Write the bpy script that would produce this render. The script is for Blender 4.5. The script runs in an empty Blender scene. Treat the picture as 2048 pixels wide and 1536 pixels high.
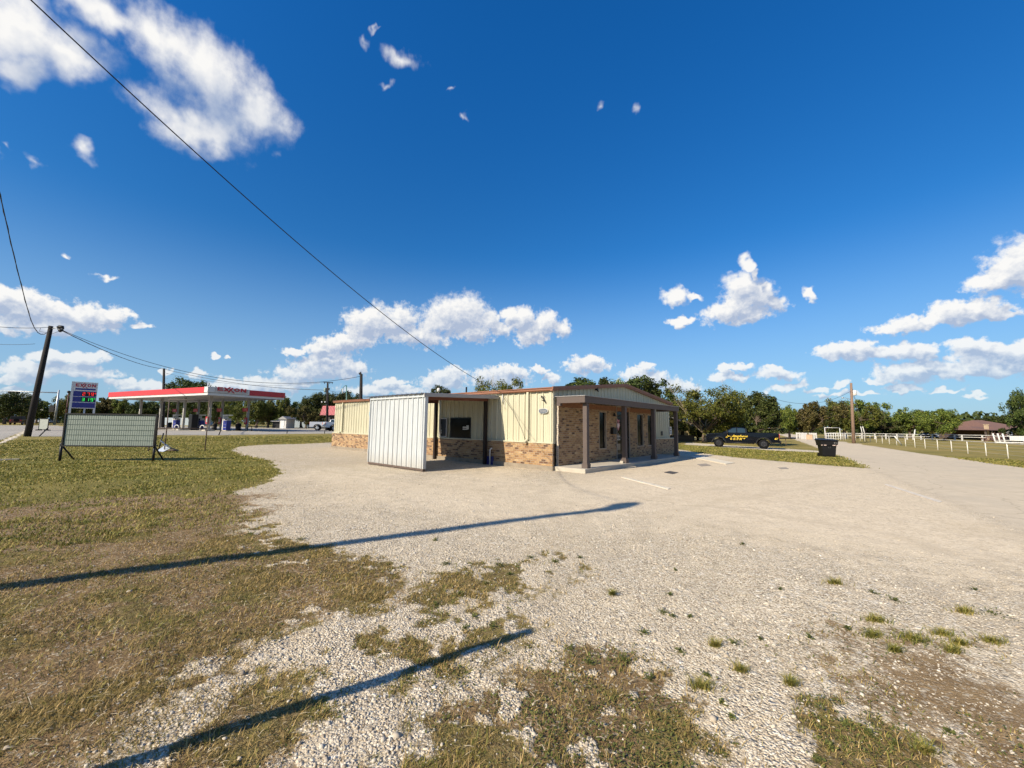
import bpy, math, random
import numpy as np
from mathutils import Vector, Matrix
R = math.radians
random.seed(7)
rng = np.random.default_rng(11)
sc = bpy.context.scene
col = sc.collection

# ------------------------------------------------------------------ camera
F = 809.0; H = 1.65; PITCH = math.atan(82.5 / 809); ROLL = 0.0134
cp, sp = math.cos(PITCH), math.sin(PITCH)
cf = Vector((0, cp, sp)); _r0 = Vector((1, 0, 0)); _u0 = Vector((0, -sp, cp))
cr = _r0 * math.cos(ROLL) + _u0 * math.sin(ROLL)
cu = _u0 * math.cos(ROLL) - _r0 * math.sin(ROLL)
cam_d = bpy.data.cameras.new('camera'); cam = bpy.data.objects.new('camera', cam_d); col.objects.link(cam)
m = Matrix.Identity(4)
for i in range(3):
    m[i][0] = cr[i]; m[i][1] = cu[i]; m[i][2] = -cf[i]
m[2][3] = H
cam.matrix_world = m
cam_d.sensor_width = 36; cam_d.lens = 36 * F / 2048; cam_d.clip_start = 0.05; cam_d.clip_end = 9000
sc.camera = cam

# ------------------------------------------------------------------ sun and exposure
SUN_AZ = R(48.0)      # heading the light travels, from +Y towards +X
SUN_EL = R(33.0)
sun_d = bpy.data.lights.new('sun', 'SUN'); sun_d.energy = 5.0; sun_d.angle = R(0.55); sun_d.color = (1.0, 0.885, 0.71)
sun = bpy.data.objects.new('sun', sun_d); col.objects.link(sun)
trav = Vector((math.sin(SUN_AZ) * math.cos(SUN_EL), math.cos(SUN_AZ) * math.cos(SUN_EL), -math.sin(SUN_EL)))
sun.rotation_euler = trav.to_track_quat('-Z', 'Y').to_euler()
sun.location = (0, 0, 30)
sc.view_settings.view_transform = 'Standard'; sc.view_settings.look = 'None'
sc.view_settings.exposure = 0.62; sc.view_settings.gamma = 1.0

def ray(px, py):
    return cf + cr * ((px - 1024) / F) + cu * ((768 - py) / F)
def sst(t):
    t = np.clip(t, 0, 1); return t * t * (3 - 2 * t)
def gz(x, y):
    """height of the terrain"""
    return (-0.4 * sst((x + .35 * y - 22) / 22)
            + 0.32 * sst((y - 22) / 30) * sst((8 - x) / 24))
def gp(px, py):
    d = ray(px, py); t = 5.0
    for _ in range(90):
        t = .6 * t + .4 * (float(gz(d.x * t, d.y * t)) - H) / d.z
    return Vector((d.x * t, d.y * t, H + d.z * t))
def at(px, py, Y):
    d = ray(px, py); return Vector((d.x * Y / d.y, Y, H + d.z * Y / d.y))
def gat(px, Y):
    """ground point in the image column px (at the horizon) and depth Y"""
    p = at(px, 850, Y); return Vector((p.x, Y, float(gz(p.x, Y))))

# ------------------------------------------------------------------ node helpers
class NT:
    def __init__(s, tree): s.t = tree; s.n = tree.nodes; s.l = tree.links
    def add(s, typ, **kw):
        n = s.n.new(typ)
        for k, v in kw.items(): setattr(n, k, v)
        return n
    def link(s, a, b): s.l.new(a, b)
    def set(s, sock, v):
        if isinstance(v, bpy.types.NodeSocket): s.l.new(v, sock)
        else:
            try: sock.default_value = v
            except Exception: sock.default_value = (*v, 1) if len(v) == 3 else v
    def math(s, op, a, b=None, c=None, clamp=False):
        n = s.n.new('ShaderNodeMath'); n.operation = op; n.use_clamp = clamp
        s.set(n.inputs[0], a)
        if b is not None: s.set(n.inputs[1], b)
        if c is not None: s.set(n.inputs[2], c)
        return n.outputs[0]
    def vmath(s, op, a, b=None, out=0):
        n = s.n.new('ShaderNodeVectorMath'); n.operation = op
        s.set(n.inputs[0], a)
        if b is not None:
            if op == 'SCALE': s.set(n.inputs['Scale'], b)
            else: s.set(n.inputs[1], b)
        return n.outputs[out]
    def mix(s, fac, a, b, typ='MIX'):
        n = s.n.new('ShaderNodeMix'); n.data_type = 'RGBA'; n.blend_type = typ
        s.set(n.inputs['Factor'], fac)
        for sock, v in ((n.inputs[6], a), (n.inputs[7], b)):
            if isinstance(v, (tuple, list)) and len(v) == 3: v = (*v, 1)
            s.set(sock, v)
        return n.outputs[2]
    def fmix(s, fac, a, b):
        n = s.n.new('ShaderNodeMix'); n.data_type = 'FLOAT'
        s.set(n.inputs[0], fac); s.set(n.inputs[2], a); s.set(n.inputs[3], b); return n.outputs[0]
    def noise(s, vec, scale, detail=4, rough=.55, out=0, dist=0, dim='3D'):
        n = s.n.new('ShaderNodeTexNoise'); n.noise_dimensions = dim
        if vec is not None: s.l.new(vec, n.inputs['Vector'])
        n.inputs['Scale'].default_value = scale; n.inputs['Detail'].default_value = detail
        n.inputs['Roughness'].default_value = rough; n.inputs['Distortion'].default_value = dist
        return n.outputs[out]
    def vor(s, vec, scale, feature='F1', out='Distance', rand=1):
        n = s.n.new('ShaderNodeTexVoronoi'); n.feature = feature
        s.l.new(vec, n.inputs['Vector']); n.inputs['Scale'].default_value = scale
        n.inputs['Randomness'].default_value = rand
        return n.outputs[out]
    def ramp(s, fac, stops, interp='LINEAR'):
        n = s.n.new('ShaderNodeValToRGB'); e = n.color_ramp; e.interpolation = interp
        while len(e.elements) > 1: e.elements.remove(e.elements[-1])
        for i, (p, c) in enumerate(stops):
            if isinstance(c, (int, float)): c = (c, c, c)
            if i == 0: el = e.elements[0]; el.position = p
            else: el = e.elements.new(p)
            el.color = (*c, 1)
        s.set(n.inputs[0], fac); return n.outputs[0]
    def mapr(s, v, a, b, c=0., d=1., smooth=False):
        n = s.n.new('ShaderNodeMapRange'); n.interpolation_type = 'SMOOTHSTEP' if smooth else 'LINEAR'
        for i, x in enumerate((v, a, b, c, d)): s.set(n.inputs[i], x)
        return n.outputs[0]
    def bump(s, h, strength=.5, dist=.01, normal=None):
        n = s.n.new('ShaderNodeBump'); n.inputs['Strength'].default_value = strength
        n.inputs['Distance'].default_value = dist; s.l.new(h, n.inputs['Height'])
        if normal is not None: s.l.new(normal, n.inputs['Normal'])
        return n.outputs[0]

# ------------------------------------------------------------------ sky: physical sky with fair-weather cumulus
world = bpy.data.worlds.new('World'); sc.world = world; world.use_nodes = True
w = NT(world.node_tree); w.n.clear()
tc = w.add('ShaderNodeTexCoord')
sky = w.add('ShaderNodeTexSky', sky_type='NISHITA', sun_disc=False)
sky.sun_elevation = SUN_EL
sky.sun_rotation = math.atan2(-trav.x, -trav.y)
sky.air_density = 1.0; sky.dust_density = 0.3; sky.ozone_density = 2.2; sky.altitude = 200
sep = w.add('ShaderNodeSeparateXYZ'); w.link(tc.outputs['Generated'], sep.inputs[0])
az = w.math('ARCTAN2', sep.outputs[0], sep.outputs[1])
el = w.math('ARCSINE', sep.outputs[2])
comb = w.add('ShaderNodeCombineXYZ'); w.link(az, comb.inputs[0]); w.link(el, comb.inputs[1])
P0 = comb.outputs[0]
# every cloud: bearing and height in the sky, half-width, half-height, tilt (worked out from its place in the picture)
CLOUDS = [ # px, py, rx, ry, tilt(deg, clockwise in the picture)
 (40,60,200,80,24),(130,115,100,52,30),(20,120,90,45,15),
 (210,10,170,50,32),(330,85,150,68,38),(420,165,140,85,45),(500,235,95,85,45),(360,235,105,52,25),(545,300,40,45,60),(430,265,60,48,30),(565,255,34,60,-10),(305,235,30,30,0),(570,325,14,14,0),
 (168,308,46,20,25),(50,305,24,10,30),(8,305,36,16,38),(95,333,14,24,-35),
 (735,72,16,16,20),(800,108,48,26,25),(768,166,30,12,15),(895,173,12,7,20),(1193,216,12,16,0),(1266,216,14,13,-45),(933,237,8,9,0),(760,55,10,6,0),
 (208,548,30,8,2),(132,511,14,5,10),(50,618,90,32,3),(150,632,115,28,6),(225,632,45,17,0),(90,655,110,18,3),(285,654,18,8,0),(0,600,60,20,0),
 (45,742,48,20,0),(95,712,48,12,0),(165,714,50,14,0),(170,742,80,15,5),(100,735,80,14,0),(25,760,60,10,0),
 (765,645,62,34,0),(730,650,40,34,0),(800,640,38,28,0),(690,685,70,21,-8),(640,697,36,10,0),(840,672,62,22,6),(915,630,70,42,0),(880,645,45,20,0),(945,660,42,24,10),(980,640,26,24,0),(1000,655,24,16,0),
 (1040,640,30,24,0),(1060,665,36,27,0),(1088,645,30,22,0),(1125,655,22,18,20),(1020,625,20,12,0),
 (650,738,78,24,0),(600,745,55,14,0),(700,735,38,20,10),(655,718,40,18,0),(585,706,28,9,8),(430,713,10,6,0),(455,718,9,4,0),
 (775,765,40,9,0),(745,780,60,12,0),(805,782,40,9,0),(888,765,48,22,-6),(905,755,30,18,0),(1000,757,58,22,0),(1020,745,34,16,0),(1080,738,20,8,0),(1106,754,14,11,0),(1172,734,46,16,0),(1180,722,28,12,0),(1300,762,52,20,10),(1275,752,28,14,0),(1292,734,17,8,0),(1350,774,50,14,0),(1240,775,40,10,0),
 (1345,592,32,16,-4),(1362,642,32,10,-6),(1470,612,72,22,-18),(1498,590,58,38,-4),(1540,600,40,18,22),(1475,572,34,22,-40),(1498,528,15,20,20),(1490,628,62,18,-2),(1508,546,12,12,0),(1535,570,18,18,-40),(1388,590,20,7,0),(1620,590,12,18,0),
 (2000,555,85,32,-16),(2040,530,60,48,0),(2080,520,110,60,-10),(1975,530,32,24,0),(1880,640,135,18,-7),(1905,625,52,20,0),(1960,618,60,20,0),(1800,655,60,9,0),(1995,630,48,12,0),
 (1700,704,72,17,-2),(1722,690,26,18,0),(1690,697,40,14,0),(1755,706,40,12,0),(1815,702,40,18,0),(1845,703,30,14,0),
 (1800,745,56,22,0),(1840,742,50,22,0),(1860,728,17,18,0),(1900,750,80,9,0),(1930,735,70,24,-10),(1990,705,100,22,0),(2000,740,120,18,0),(2050,715,90,28,0),(1935,695,46,14,0),
 (1460,752,40,10,0),(1440,748,18,9,0),(1450,736,16,9,0),(1480,733,28,6,0),(1555,748,44,11,0),(1545,742,22,10,0),(1575,774,40,10,-12),(1640,777,26,6,0),(1682,769,14,9,0),(1800,775,42,7,0),(1890,780,40,5,0),(1960,795,30,5,0),(1700,790,60,5,0),(1760,760,30,5,0),
 (330,745,14,8,0),(300,775,55,14,0),(395,750,18,12,0),(450,770,40,16,0),(520,775,60,18,0),(590,765,46,14,0),(20,785,60,10,0),(260,765,40,8,0),
]
def azel(px, py):
    d = ray(px, py).normalized(); return np.array((math.atan2(d.x, d.y), math.asin(d.z)))
ell = []
for (px, py, rx, ry, th) in CLOUDS:
    e = 2.0; c0 = azel(px, py)
    J = np.column_stack(((azel(px + e, py) - azel(px - e, py)) / (2 * e), (azel(px, py + e) - azel(px, py - e)) / (2 * e)))
    c_, s_ = math.cos(R(th)), math.sin(R(th))
    M = J @ np.array(((c_, -s_), (s_, c_))) @ np.diag((rx, ry))
    U_, S_, V_ = np.linalg.svd(M)
    tiny = py < 560 and rx < 60 and not (1440 < px < 1560)
    k_ = (1.75 if rx > 40 else 2.3) if tiny else (1.18 if py > 560 else 1.06)
    ell.append((c0[0], c0[1], math.atan2(U_[1, 0], U_[0, 0]), S_[0]*k_, S_[1]*k_, (.46 if rx > 40 else .66) if tiny else 0.0))
for k in range(16):   # and the rest of the sky, behind and beside the view
    a = random.choice((-1, 1)) * random.uniform(1.15, 3.1); e_ = random.uniform(.05, .75); s_ = random.uniform(.05, .18) * (.5 + e_)
    ell.append((a, e_, random.uniform(-.2, .2), s_ * 1.9, s_, 0.0))
HUE = w.add('ShaderNodeHueSaturation'); HUE.inputs['Saturation'].default_value = 1.38
w.link(sky.outputs[0], HUE.inputs['Color'])
SKY_STR = 0.062
lowtint = w.mapr(el, -.02, .42, 1, 0, True)
gain = w.mix(1.0, HUE.outputs[0], w.mix(w.mapr(el, .25, .85, 0, 1, True), (.90, 1.26, 1.46), (.90, 1.48, 1.84)), 'MULTIPLY')
gain = w.mix(w.math('MULTIPLY', lowtint, .8), gain, (3.3, 5.1, 7.5))
bg0 = w.add('ShaderNodeBackground'); bg0.inputs['Strength'].default_value = SKY_STR; w.link(gain, bg0.inputs['Color'])
sp0 = w.add('ShaderNodeSeparateXYZ'); w.link(P0, sp0.inputs[0])

def field_chain(G, P, ells):
    gs = G.add('ShaderNodeSeparateXYZ'); G.link(P, gs.inputs[0]); acc = None
    for (a, e_, ro, sx, sy, off) in ells:
        mp = G.add('ShaderNodeMapping', vector_type='TEXTURE')
        mp.inputs['Location'].default_value = (a, e_, 0); mp.inputs['Rotation'].default_value = (0, 0, ro); mp.inputs['Scale'].default_value = (sx, sy, 1e6)
        cx = G.add('ShaderNodeCombineXYZ'); G.link(gs.outputs[0], cx.inputs[0]); G.link(gs.outputs[1], cx.inputs[1])
        if acc is not None: G.link(acc, cx.inputs[2])   # keeps the chain in order, weighs nothing
        G.link(cx.outputs[0], mp.inputs[0])
        d = G.vmath('LENGTH', mp.outputs[0], out=1)
        if off: d = G.math('ADD', d, off)
        acc = d if acc is None else G.math('SMOOTH_MIN', acc, d, .18)
    return G.math('SUBTRACT', 1.0, acc)

def tile_group(name, ells):
    """clouds of one patch of sky: colour and coverage at the bearing P"""
    grp = bpy.data.node_groups.new(name, 'ShaderNodeTree')
    grp.interface.new_socket('P', in_out='INPUT', socket_type='NodeSocketVector')
    grp.interface.new_socket('Sky', in_out='INPUT', socket_type='NodeSocketColor')
    grp.interface.new_socket('Color', in_out='OUTPUT', socket_type='NodeSocketColor')
    G = NT(grp); gi = G.add('NodeGroupInput'); go = G.add('NodeGroupOutput'); P = gi.outputs[0]
    s_ = G.add('ShaderNodeSeparateXYZ'); G.link(P, s_.inputs[0]); el_ = s_.outputs[1]
    hi = G.mapr(el_, .16, .5, 0, 1, True)
    def dens(P, detail):
        n1 = G.noise(P, 36, 2, .6, out=1, dim='2D'); n2 = G.noise(P, 8, 3, .6, out=1, dim='2D')
        o1 = G.vmath('SCALE', G.vmath('SUBTRACT', n1, (.5, .5, .5)), G.fmix(hi, .030, .022))
        o2 = G.vmath('SCALE', G.vmath('SUBTRACT', n2, (.5, .5, .5)), G.fmix(hi, .02, .09))
        Pw = G.vmath('ADD', G.vmath('ADD', P, o1), o2)
        f = field_chain(G, Pw, ells)
        f1 = G.noise(P, 60, detail, .66, dim='2D'); f2 = G.noise(P, 13, detail+1, .62, dim='2D')
        nn = G.math('SUBTRACT', G.fmix(hi, f1, f2), .5)
        return G.math('MULTIPLY_ADD', nn, G.fmix(hi, 1.15, 1.0), f)
    d0 = dens(P, 5)
    up = G.vmath('ADD', P, G.vmath('SCALE', (-.55, 1, 0), G.fmix(hi, .016, .055)))
    d1 = dens(up, 3)
    mask = G.mapr(G.math('DIVIDE', G.math('ADD', d0, .06), G.fmix(hi, .42, .85)), 0, 1, 0, 1, True)
    thick = G.math('MAXIMUM', d0, 0)
    shade = G.mapr(G.math('ADD', G.math('SUBTRACT', d1, d0), G.math('MULTIPLY', thick, .6)), -.26, .58, 0, 1)
    lit = G.mix(shade, (1.0, .985, .955), (.44, .52, .68))
    lowair = G.mapr(el_, .0, .22, .36, 0.0, True)
    cl = G.mix(lowair, G.vmath('SCALE', lit, 10.4), gi.outputs[1])
    G.link(G.mix(G.math('MULTIPLY', mask, G.mapr(el_, .0, .05, .0, .97)), gi.outputs[1], cl), go.inputs[0])
    return grp

def in_range(v, lo, hi_):
    return w.math('MULTIPLY', w.math('GREATER_THAN', v, lo), w.math('LESS_THAN', v, hi_))
AZ = [-math.pi, -2.3, -1.6, -1.02, -.8, -.6, -.4, -.25, -.12, 0., .14, .3, .45, .6, .74, .88, 1.02, 1.6, 2.3, math.pi]
EL = [0.0, .13, .34, 1.5]
shader = bg0.outputs[0]; nt = 0
for i in range(len(AZ)-1):
    inner = bg0.outputs[0]; any_ = False
    for j in range(len(EL)-1):
        sub = []
        for E_ in ell:
            a, e_, ro, sx, sy, off = E_
            hx = math.hypot(sx*math.cos(ro), sy*math.sin(ro))*1.5 + .03 + .06*(e_ > .3); hy = math.hypot(sx*math.sin(ro), sy*math.cos(ro))*1.5 + .03 + .06*(e_ > .3)
            if a+hx > AZ[i] and a-hx < AZ[i+1] and e_+hy > EL[j] and e_-hy < EL[j+1]: sub.append(E_)
        if not sub: continue
        g_ = w.add('ShaderNodeGroup'); g_.node_tree = tile_group('clouds_%02d' % nt, sub); nt += 1
        w.link(P0, g_.inputs[0]); w.link(gain, g_.inputs[1])
        bgk = w.add('ShaderNodeBackground'); bgk.inputs['Strength'].default_value = SKY_STR; w.link(g_.outputs[0], bgk.inputs['Color'])
        mx = w.add('ShaderNodeMixShader'); w.link(in_range(sp0.outputs[1], EL[j], EL[j+1]), mx.inputs[0]); w.link(inner, mx.inputs[1]); w.link(bgk.outputs[0], mx.inputs[2])
        inner = mx.outputs[0]; any_ = True
    if any_:
        mx = w.add('ShaderNodeMixShader'); w.link(in_range(sp0.outputs[0], AZ[i], AZ[i+1]), mx.inputs[0]); w.link(shader, mx.inputs[1]); w.link(inner, mx.inputs[2])
        shader = mx.outputs[0]
wo = w.add('ShaderNodeOutputWorld'); w.link(shader, wo.inputs['Surface'])
world.cycles.sampling_method = 'MANUAL'; world.cycles.sample_map_resolution = 256

# ------------------------------------------------------------------ mesh helpers
class MB:
    """collects shapes; build() links them as ONE mesh object"""
    def __init__(s): s.v = []; s.f = []; s.s = []
    def _add(s, vs, fs, smooth=False):
        b = len(s.v); s.v += [tuple(map(float, v)) for v in vs]
        s.f += [tuple(b + i for i in f) for f in fs]; s.s += [smooth] * len(fs); return s
    def box(s, lo, hi):
        x0, y0, z0 = lo; x1, y1, z1 = hi
        return s._add([(x0,y0,z0),(x1,y0,z0),(x1,y1,z0),(x0,y1,z0),(x0,y0,z1),(x1,y0,z1),(x1,y1,z1),(x0,y1,z1)],
                      [(0,3,2,1),(4,5,6,7),(0,1,5,4),(1,2,6,5),(2,3,7,6),(3,0,4,7)])
    def cbox(s, c, d, rz=0, rx=0, ry=0):
        M = Matrix.Translation(c) @ Matrix.Rotation(rz, 4, 'Z') @ Matrix.Rotation(rx, 4, 'X') @ Matrix.Rotation(ry, 4, 'Y')
        h = [q / 2 for q in d]
        vs = [M @ Vector((a*h[0], b*h[1], c_*h[2])) for a, b, c_ in ((-1,-1,-1),(1,-1,-1),(1,1,-1),(-1,1,-1),(-1,-1,1),(1,-1,1),(1,1,1),(-1,1,1))]
        return s._add(vs, [(0,3,2,1),(4,5,6,7),(0,1,5,4),(1,2,6,5),(2,3,7,6),(3,0,4,7)])
    def tube(s, pts, rad, n=8, caps=True):
        pts = [Vector(p) for p in pts]
        if not isinstance(rad, (list, tuple)): rad = [rad] * len(pts)
        rings = []; prev = None
        for i, p in enumerate(pts):
            t = (pts[min(i+1, len(pts)-1)] - pts[max(i-1, 0)]).normalized()
            if prev is None:
                a = t.orthogonal().normalized()
            else:
                a = (prev - t * prev.dot(t))
                a = a.normalized() if a.length > 1e-6 else t.orthogonal().normalized()
            prev = a; b = t.cross(a)
            rings.append([p + (a * math.cos(2*math.pi*k/n) + b * math.sin(2*math.pi*k/n)) * rad[i] for k in range(n)])
        base = len(s.v)
        for r_ in rings: s.v += [tuple(q) for q in r_]
        for i in range(len(rings)-1):
            for k in range(n):
                a0 = base+i*n+k; a1 = base+i*n+(k+1) % n
                s.f.append((a0, a1, a1+n, a0+n)); s.s.append(True)
        if caps:
            s.f.append(tuple(base+k for k in reversed(range(n)))); s.s.append(False)
            s.f.append(tuple(base+(len(rings)-1)*n+k for k in range(n))); s.s.append(False)
        return s
    def prism(s, poly, fn, d0, d1):
        """poly: 2-D outline; fn(u, v, d) -> point"""
        n = len(poly)
        vs = [fn(u, v, d0) for u, v in poly] + [fn(u, v, d1) for u, v in poly]
        fs = [tuple(reversed(range(n))), tuple(range(n, 2*n))] + [(i, (i+1) % n, n+(i+1) % n, n+i) for i in range(n)]
        return s._add(vs, fs)
    def lathe(s, prof, c=(0,0,0), n=16, axis='z'):
        base = len(s.v)
        for r_, z in prof:
            for k in range(n):
                a = 2*math.pi*k/n; q = (r_*math.cos(a), r_*math.sin(a), z)
                if axis == 'y': q = (q[0], q[2], q[1])
                if axis == 'x': q = (q[2], q[0], q[1])
                s.v.append((c[0]+q[0], c[1]+q[1], c[2]+q[2]))
        for i in range(len(prof)-1):
            for k in range(n):
                a0 = base+i*n+k; a1 = base+i*n+(k+1) % n
                s.f.append((a0, a1, a1+n, a0+n)); s.s.append(True)
        s.f.append(tuple(base+k for k in reversed(range(n)))); s.s.append(False)
        s.f.append(tuple(base+(len(prof)-1)*n+k for k in range(n))); s.s.append(False)
        return s
    def quad(s, a, b, c, d): return s._add([a, b, c, d], [(0,1,2,3)])
    def build(s, name, mat, parent=None, bevel=0, loc=None, rz=None):
        me = bpy.data.meshes.new(name); me.from_pydata(s.v, [], s.f); me.validate(); me.update()
        if len(me.polygons) == len(s.s): me.polygons.foreach_set('use_smooth', s.s)
        import bmesh
        bm = bmesh.new(); bm.from_mesh(me); bmesh.ops.recalc_face_normals(bm, faces=bm.faces); bm.to_mesh(me); bm.free()
        me.materials.append(mat)
        o = bpy.data.objects.new(name, me); col.objects.link(o)
        if parent is not None: o.parent = parent
        if loc is not None: o.location = loc
        if rz is not None: o.rotation_euler = (0, 0, rz)
        if bevel:
            b = o.modifiers.new('bevel', 'BEVEL'); b.width = bevel; b.segments = 2; b.limit_method = 'ANGLE'; b.angle_limit = R(40)
        return o
def tag(o, label, cat, group=None, kind=None):
    if label: o['label'] = label
    if cat: o['category'] = cat
    if group: o['group'] = group
    if kind: o['kind'] = kind
    return o
def thing(name, label, cat, loc=(0,0,0), rz=0, group=None):
    o = bpy.data.objects.new(name, None); col.objects.link(o); o.empty_display_size = .3
    o.location = loc; o.rotation_euler = (0, 0, rz)
    return tag(o, label, cat, group)
def kids(o): return [c for c in bpy.data.objects if c.parent == o]
def copy_tree(o, parent=None):
    c = o.copy(); col.objects.link(c)
    if parent is not None: c.parent = parent
    for ch in kids(o): copy_tree(ch, c)
    return c
def again(proto, label, loc, rz=None, scale=None, group=None):
    c = copy_tree(proto); c.location = loc; c['label'] = label
    if rz is not None: c.rotation_euler = (0, 0, rz)
    if scale is not None: c.scale = scale if isinstance(scale, (tuple, list)) else (scale,)*3
    if group: c['group'] = group
    return c
def text_mesh(txt, size, mat, name, parent, M, bold=0., ext=.004, shear=0., width=None, align='CENTER'):
    cu_ = bpy.data.curves.new('t', 'FONT'); cu_.body = txt; cu_.size = size; cu_.offset = bold; cu_.extrude = ext
    cu_.align_x = align; cu_.align_y = 'CENTER'; cu_.shear = shear; cu_.resolution_u = 3
    t = bpy.data.objects.new('t', cu_); col.objects.link(t)
    dg = bpy.context.evaluated_depsgraph_get(); dg.update()
    me = bpy.data.meshes.new_from_object(t.evaluated_get(dg)); bpy.data.objects.remove(t)
    if width:
        xs = [v.co.x for v in me.vertices]; k = width / (max(xs) - min(xs))
        for v in me.vertices: v.co.x *= k
    me.transform(M); me.materials.clear(); me.materials.append(mat); me.name = name
    o = bpy.data.objects.new(name, me); col.objects.link(o); o.parent = parent
    return o

# ------------------------------------------------------------------ materials
MATS = {}
def mat(name, color, rough=.6, metal=0., vary=.12, vscale=3., bump=0., bscale=40., spec=.5, coat=0., emit=None, es=1., streak=0.):
    if name in MATS: return MATS[name]
    m_ = bpy.data.materials.new(name); m_.use_nodes = True; t = NT(m_.node_tree)
    b = t.n['Principled BSDF']; tc_ = t.add('ShaderNodeTexCoord')
    n1 = t.noise(tc_.outputs['Object'], vscale, 6, .6)
    n2 = t.noise(tc_.outputs['Object'], vscale*9, 3, .6)
    f = t.mapr(t.math('ADD', t.math('MULTIPLY', n1, .7), t.math('MULTIPLY', n2, .3)), .3, .7, 1-vary, 1+vary)
    cc = t.mix(1.0, tuple(color), t.vmath('SCALE', (1,1,1), f), 'MULTIPLY')
    if streak:   # rain streaks and a splash line of dust near the bottom of sheets
        sv = t.noise(t.vmath('MULTIPLY', tc_.outputs['Object'], (9, 9, .35)), 1.0, 5, .65)
        cc = t.mix(t.mapr(sv, .50, .72, 0, streak), cc, (.19,.15,.10))
        sz_ = t.add('ShaderNodeSeparateXYZ'); t.link(tc_.outputs['Object'], sz_.inputs[0])
        dz = t.math('ADD', sz_.outputs[2], t.math('MULTIPLY', sv, -.5))
        cc = t.mix(t.mapr(dz, -.15, .35, streak*1.3, 0), cc, (.30,.24,.16))
    t.link(cc, b.inputs['Base Color'])
    t.set(b.inputs['Roughness'], t.mapr(n1, .3, .7, max(.02, rough-.07), min(1, rough+.07)))
    b.inputs['Metallic'].default_value = metal; b.inputs['Specular IOR Level'].default_value = spec
    if coat: b.inputs['Coat Weight'].default_value = coat; b.inputs['Coat Roughness'].default_value = .04
    if bump:
        t.link(t.bump(t.noise(tc_.outputs['Object'], bscale, 4, .6), bump, .01), b.inputs['Normal'])
    if emit: b.inputs['Emission Color'].default_value = (*emit, 1); b.inputs['Emission Strength'].default_value = es
    MATS[name] = m_; return m_

def brick_mat():
    m_ = bpy.data.materials.new('brick'); m_.use_nodes = True; t = NT(m_.node_tree); b = t.n['Principled BSDF']
    tc_ = t.add('ShaderNodeTexCoord'); s_ = t.add('ShaderNodeSeparateXYZ'); t.link(tc_.outputs['Object'], s_.inputs[0])
    c_ = t.add('ShaderNodeCombineXYZ'); t.link(t.math('ADD', s_.outputs[0], s_.outputs[1]), c_.inputs[0]); t.link(s_.outputs[2], c_.inputs[1])
    br = t.add('ShaderNodeTexBrick'); t.link(c_.outputs[0], br.inputs['Vector'])
    br.inputs['Color1'].default_value = (0,0,0,1); br.inputs['Color2'].default_value = (1,1,1,1); br.inputs['Mortar'].default_value = (.5,.5,.5,1)
    br.inputs['Scale'].default_value = 1; br.inputs['Mortar Size'].default_value = .007; br.inputs['Mortar Smooth'].default_value = .3
    br.inputs['Brick Width'].default_value = .205; br.inputs['Row Height'].default_value = .078; br.inputs['Bias'].default_value = 0
    br.inputs['Bias'].default_value = -.0
    c = t.ramp(br.outputs['Color'], [(0, (.05,.025,.015)), (.13, (.11,.05,.025)), (.24, (.22,.12,.05)), (.42, (.35,.21,.09)), (.65,(.43,.28,.13)), (.84,(.26,.13,.058)), (1, (.48,.34,.18))])
    n1 = t.noise(tc_.outputs['Object'], 26, 5, .7)
    c = t.mix(t.mapr(n1, .42, .68, 0, .6), c, (.13,.06,.03))
    c = t.mix(t.mapr(t.noise(tc_.outputs['Object'], 60, 2, .5), .58, .7, 0, .5), c, (.55,.45,.31))
    c = t.mix(br.outputs['Fac'], c, (.31,.26,.19))
    t.link(c, b.inputs['Base Color']); b.inputs['Roughness'].default_value = .88
    h = t.math('SUBTRACT', t.math('MULTIPLY', n1, .3), br.outputs['Fac'])
    t.link(t.bump(h, .7, .008), b.inputs['Normal']); return m_
M_BRICK = brick_mat()
M_CREAM = mat('cream_metal', (.485,.46,.335), .45, vary=.06, vscale=.7, streak=.30)
M_WHITE_METAL = mat('white_metal', (.47,.495,.50), .42, vary=.06, vscale=.8, streak=.28)
M_BROWN_TRIM = mat('brown_trim', (.23,.10,.055), .6, vary=.1, vscale=1.5)
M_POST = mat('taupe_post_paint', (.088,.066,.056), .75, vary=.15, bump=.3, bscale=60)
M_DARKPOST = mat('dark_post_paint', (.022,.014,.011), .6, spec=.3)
M_CONC = mat('concrete', (.40,.36,.29), .9, vary=.16, vscale=1.6, bump=.4, bscale=70)
M_FOUND = mat('foundation', (.24,.20,.15), .95, vary=.3, vscale=4, bump=.6, bscale=40)
M_DARKGLASS = mat('dark_glass', (.006,.0065,.008), .10, vary=.2, spec=.12)
M_CARGLASS = mat('car_glass', (.02,.035,.038), .05, vary=.1, spec=.9)
M_GREYTRIM = mat('grey_fascia', (.30,.29,.28), .5, vary=.08)
M_RUSTBEAM = mat('rust_red_beam', (.14,.045,.03), .7)
M_BLACK = mat('black_paint', (.01,.01,.011), .5, spec=.3)
M_BLACKPL = mat('black_plastic', (.008,.008,.009), .5, vary=.2, spec=.25)
M_RUBBER = mat('rubber', (.005,.005,.005), .8, vary=.2, bump=.3, spec=.15)
M_WHITE = mat('white_paint', (.56,.55,.52), .5, vary=.07)
M_WHITEPIPE = mat('white_pipe_paint', (.60,.57,.49), .55, vary=.14, vscale=2)
M_RED = mat('red_sign', (.42,.02,.03), .35, vary=.05)
M_DKRED = mat('red_banner', (.36,.02,.03), .5)
M_BLUE = mat('blue_sign', (.012,.02,.17), .4, vary=.06)
M_WOODPOLE = mat('pole_wood', (.014,.011,.010), .9, vary=.3, vscale=6, bump=.5, bscale=30)
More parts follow.
